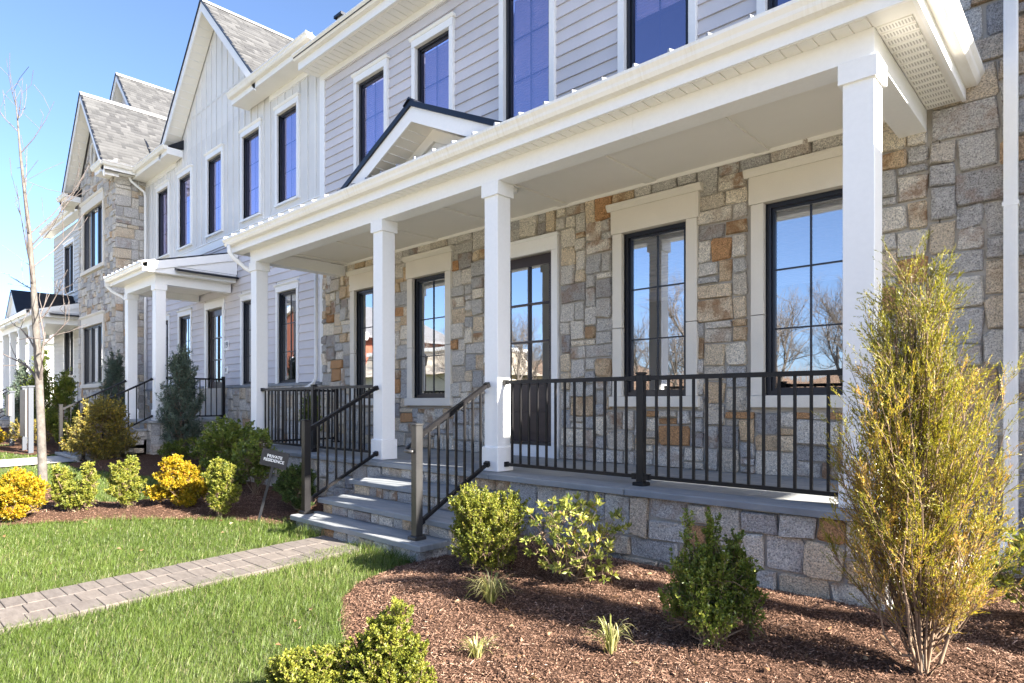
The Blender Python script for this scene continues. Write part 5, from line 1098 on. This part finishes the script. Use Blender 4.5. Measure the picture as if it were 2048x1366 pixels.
for d0, d1, dens, wd in ((1.2, 3.2, 15000, .0024), (3.2, 5, 10500, .0028), (5, 7.5, 5500, .0038), (7.5, 11, 2300, .006), (11, 26, 600, .011)):
    x0, x1, y0, y1 = -25, 2, -3.3, 4.4; n = int(dens * (x1 - x0) * (y1 - y0)); 
    x = rng.uniform(x0, x1, n); y = rng.uniform(y0, y1, n); z = g(x, y); ok, d = infr(x, y, z); ok &= (d > d0) & (d <= d1) & lawn_ok(x, y)
    x, y, z = x[ok], y[ok], z[ok]; n = len(x)
    clump = .5 + .5 * np.sin(x * 5.3 + 1.7 * np.sin(y * 4.1)) * np.sin(y * 6.1 + 1.3 * np.sin(x * 3.7))
    edge = np.minimum(edist(x, y, BED_R), edist(x, y, BED_L)); st = np.minimum(np.hypot(np.maximum(0, np.maximum(-6.4 - x, x + 4.2)), np.maximum(0, 3.34 - y)), 1)
    hgt = rng.uniform(.025, .062, n) * (.75 + .5 * clump) * (1 + 1.1 * np.exp(-st / .22)) * (1 + .35 * np.exp(-edge / .1))
    a = rng.uniform(0, 2 * math.pi, n); lean = rng.uniform(.2, 1.35, n) * hgt; dx, dy = np.cos(a) * lean, np.sin(a) * lean; sx, sy = -np.sin(a + .6) * wd / 2, np.cos(a + .6) * wd / 2
    b = np.stack([x, y, z - .012], 1); s = np.stack([sx, sy, sx * 0], 1); m1 = b + np.stack([dx * .35, dy * .35, hgt * .6], 1); tpp = b + np.stack([dx, dy, hgt], 1)
    v = np.stack([b - s, b + s, m1 - s * .8, m1 + s * .8, tpp], 1).reshape(-1, 3); k = np.arange(n)[:, None] * 5 + off
    VA.append(v); FA += [k + [0, 1, 3], k + [0, 3, 2], k + [2, 3, 4]]; off += 5 * n
    patch = np.sin(x * 1.3 + y * .8 + 1.2 * np.sin(y * 1.9)) * np.sin(y * 1.7 - x * .6); r = np.clip(rng.normal(.42, .2, n) + .16 * (clump - .5) + .14 * patch, 0, .93); dead = rng.random(n) < .05 + .04 * patch.clip(0, 1) + .10 * np.exp(-np.abs(x - PX0) / .10); r = np.where(dead, rng.uniform(.93, 1, n), r); RA.append(np.repeat(r, 5))
o = link('grass', np_mesh('grass', np.concatenate(VA), np.concatenate(FA), np.concatenate(RA)), 'grass'); o['kind'] = 'stuff'; o['label'] = 'short green lawn grass on both sides of the paver path'; o['category'] = 'grass'
VA, FA, RA, off = [], [], [], 0
for P_, dens in ((BED_R, 9500), (BED_L, 3200), (BED_19, 300)):
    px = [p[0] for p in P_]; py = [p[1] for p in P_]; n = int(dens * (max(px) - min(px)) * (max(py) - min(py)))
    x = rng.uniform(min(px), max(px), n); y = rng.uniform(min(py), max(py), n); ok = inpoly(x, y, P_); x, y = x[ok] + rng.normal(0, .012, ok.sum()), y[ok] + rng.normal(0, .012, ok.sum()); z = BZ[id(P_)](x, y); ok, d = infr(x, y, z); x, y, z = x[ok], y[ok], z[ok]; n = len(x)
    L_ = rng.gamma(2, .0048, n) + .004 + np.where(rng.random(n) < .06, rng.uniform(.015, .04, n), 0); wd = rng.gamma(3, .0011, n) + .001; a = rng.uniform(0, 6.28, n); el = rng.normal(0, .35, n); D_ = np.stack([np.cos(a) * np.cos(el), np.sin(a) * np.cos(el), np.sin(el)], 1)
    S_ = unit(np.cross(D_, np.array([0, 0, 1.]) + rng.normal(size=(n, 3)) * .5)); c = np.stack([x, y, z + rng.uniform(0, .014, n)], 1); U_ = np.cross(S_, D_) * (wd * .45)[:, None]
    A_ = D_ * (L_ / 2)[:, None]; S_ = S_ * (wd / 2)[:, None]
    v = np.stack([c - A_ - S_, c - A_ + S_, c + A_ * 1.0 + S_ * .6, c + A_ - S_ * .6, c + U_ - A_ * .6, c + U_ + A_ * .6], 1).reshape(-1, 3); k = np.arange(n)[:, None] * 6 + off
    FA += [k + [0, 4, 5, 3], k + [1, 2, 5, 4]]; VA.append(v); off += 6 * n; RA.append(np.repeat(np.clip(rng.normal(.47, .22, n) + .13 * np.sin(x * 3.1 + np.sin(y * 4.7) * 1.5) * np.sin(y * 2.7), 0, 1), 6))
o = link('mulch_chips', np_mesh('mulch_chips', np.concatenate(VA), np.concatenate(FA), np.concatenate(RA)), 'chip'); o['kind'] = 'stuff'; o['label'] = 'shredded brown bark mulch covering the planting beds'; o['category'] = 'mulch'
# scattered dry leaves on the beds and the lawn
n = 150; x = np.concatenate([rng.uniform(-4, -.6, 115), rng.uniform(-10, -5.9, 35)]); y = np.concatenate([rng.uniform(1.6, 4.2, 115), rng.uniform(.6, 3.9, 35)]); z = np.array([floorz(a, b) for a, b in zip(x, y)]) + np.where(lawn_ok(x, y), .035, .016)
a = rng.uniform(0, 6.28, n); v, f = leaf_np(np.stack([x, y, z], 1), unit(np.stack([np.cos(a), np.sin(a), rng.normal(0, .25, n)], 1)), rng.uniform(.025, .055, n), rng.uniform(.018, .035, n), rng, .3)
o = link('dry_leaves', np_mesh('dry_leaves', v, f, np.repeat(rng.random(n), 4)), leafmat('dry_leaf', [(0, (.14, .075, .04)), (.5, (.26, .15, .08)), (1, (.36, .26, .16))], .2)); o['kind'] = 'stuff'; o['label'] = 'scattered dry brown leaves on the mulch and lawn'; o['category'] = 'leaves'
for o in bpy.data.objects:
    if '_loc' in o: del o['_loc']
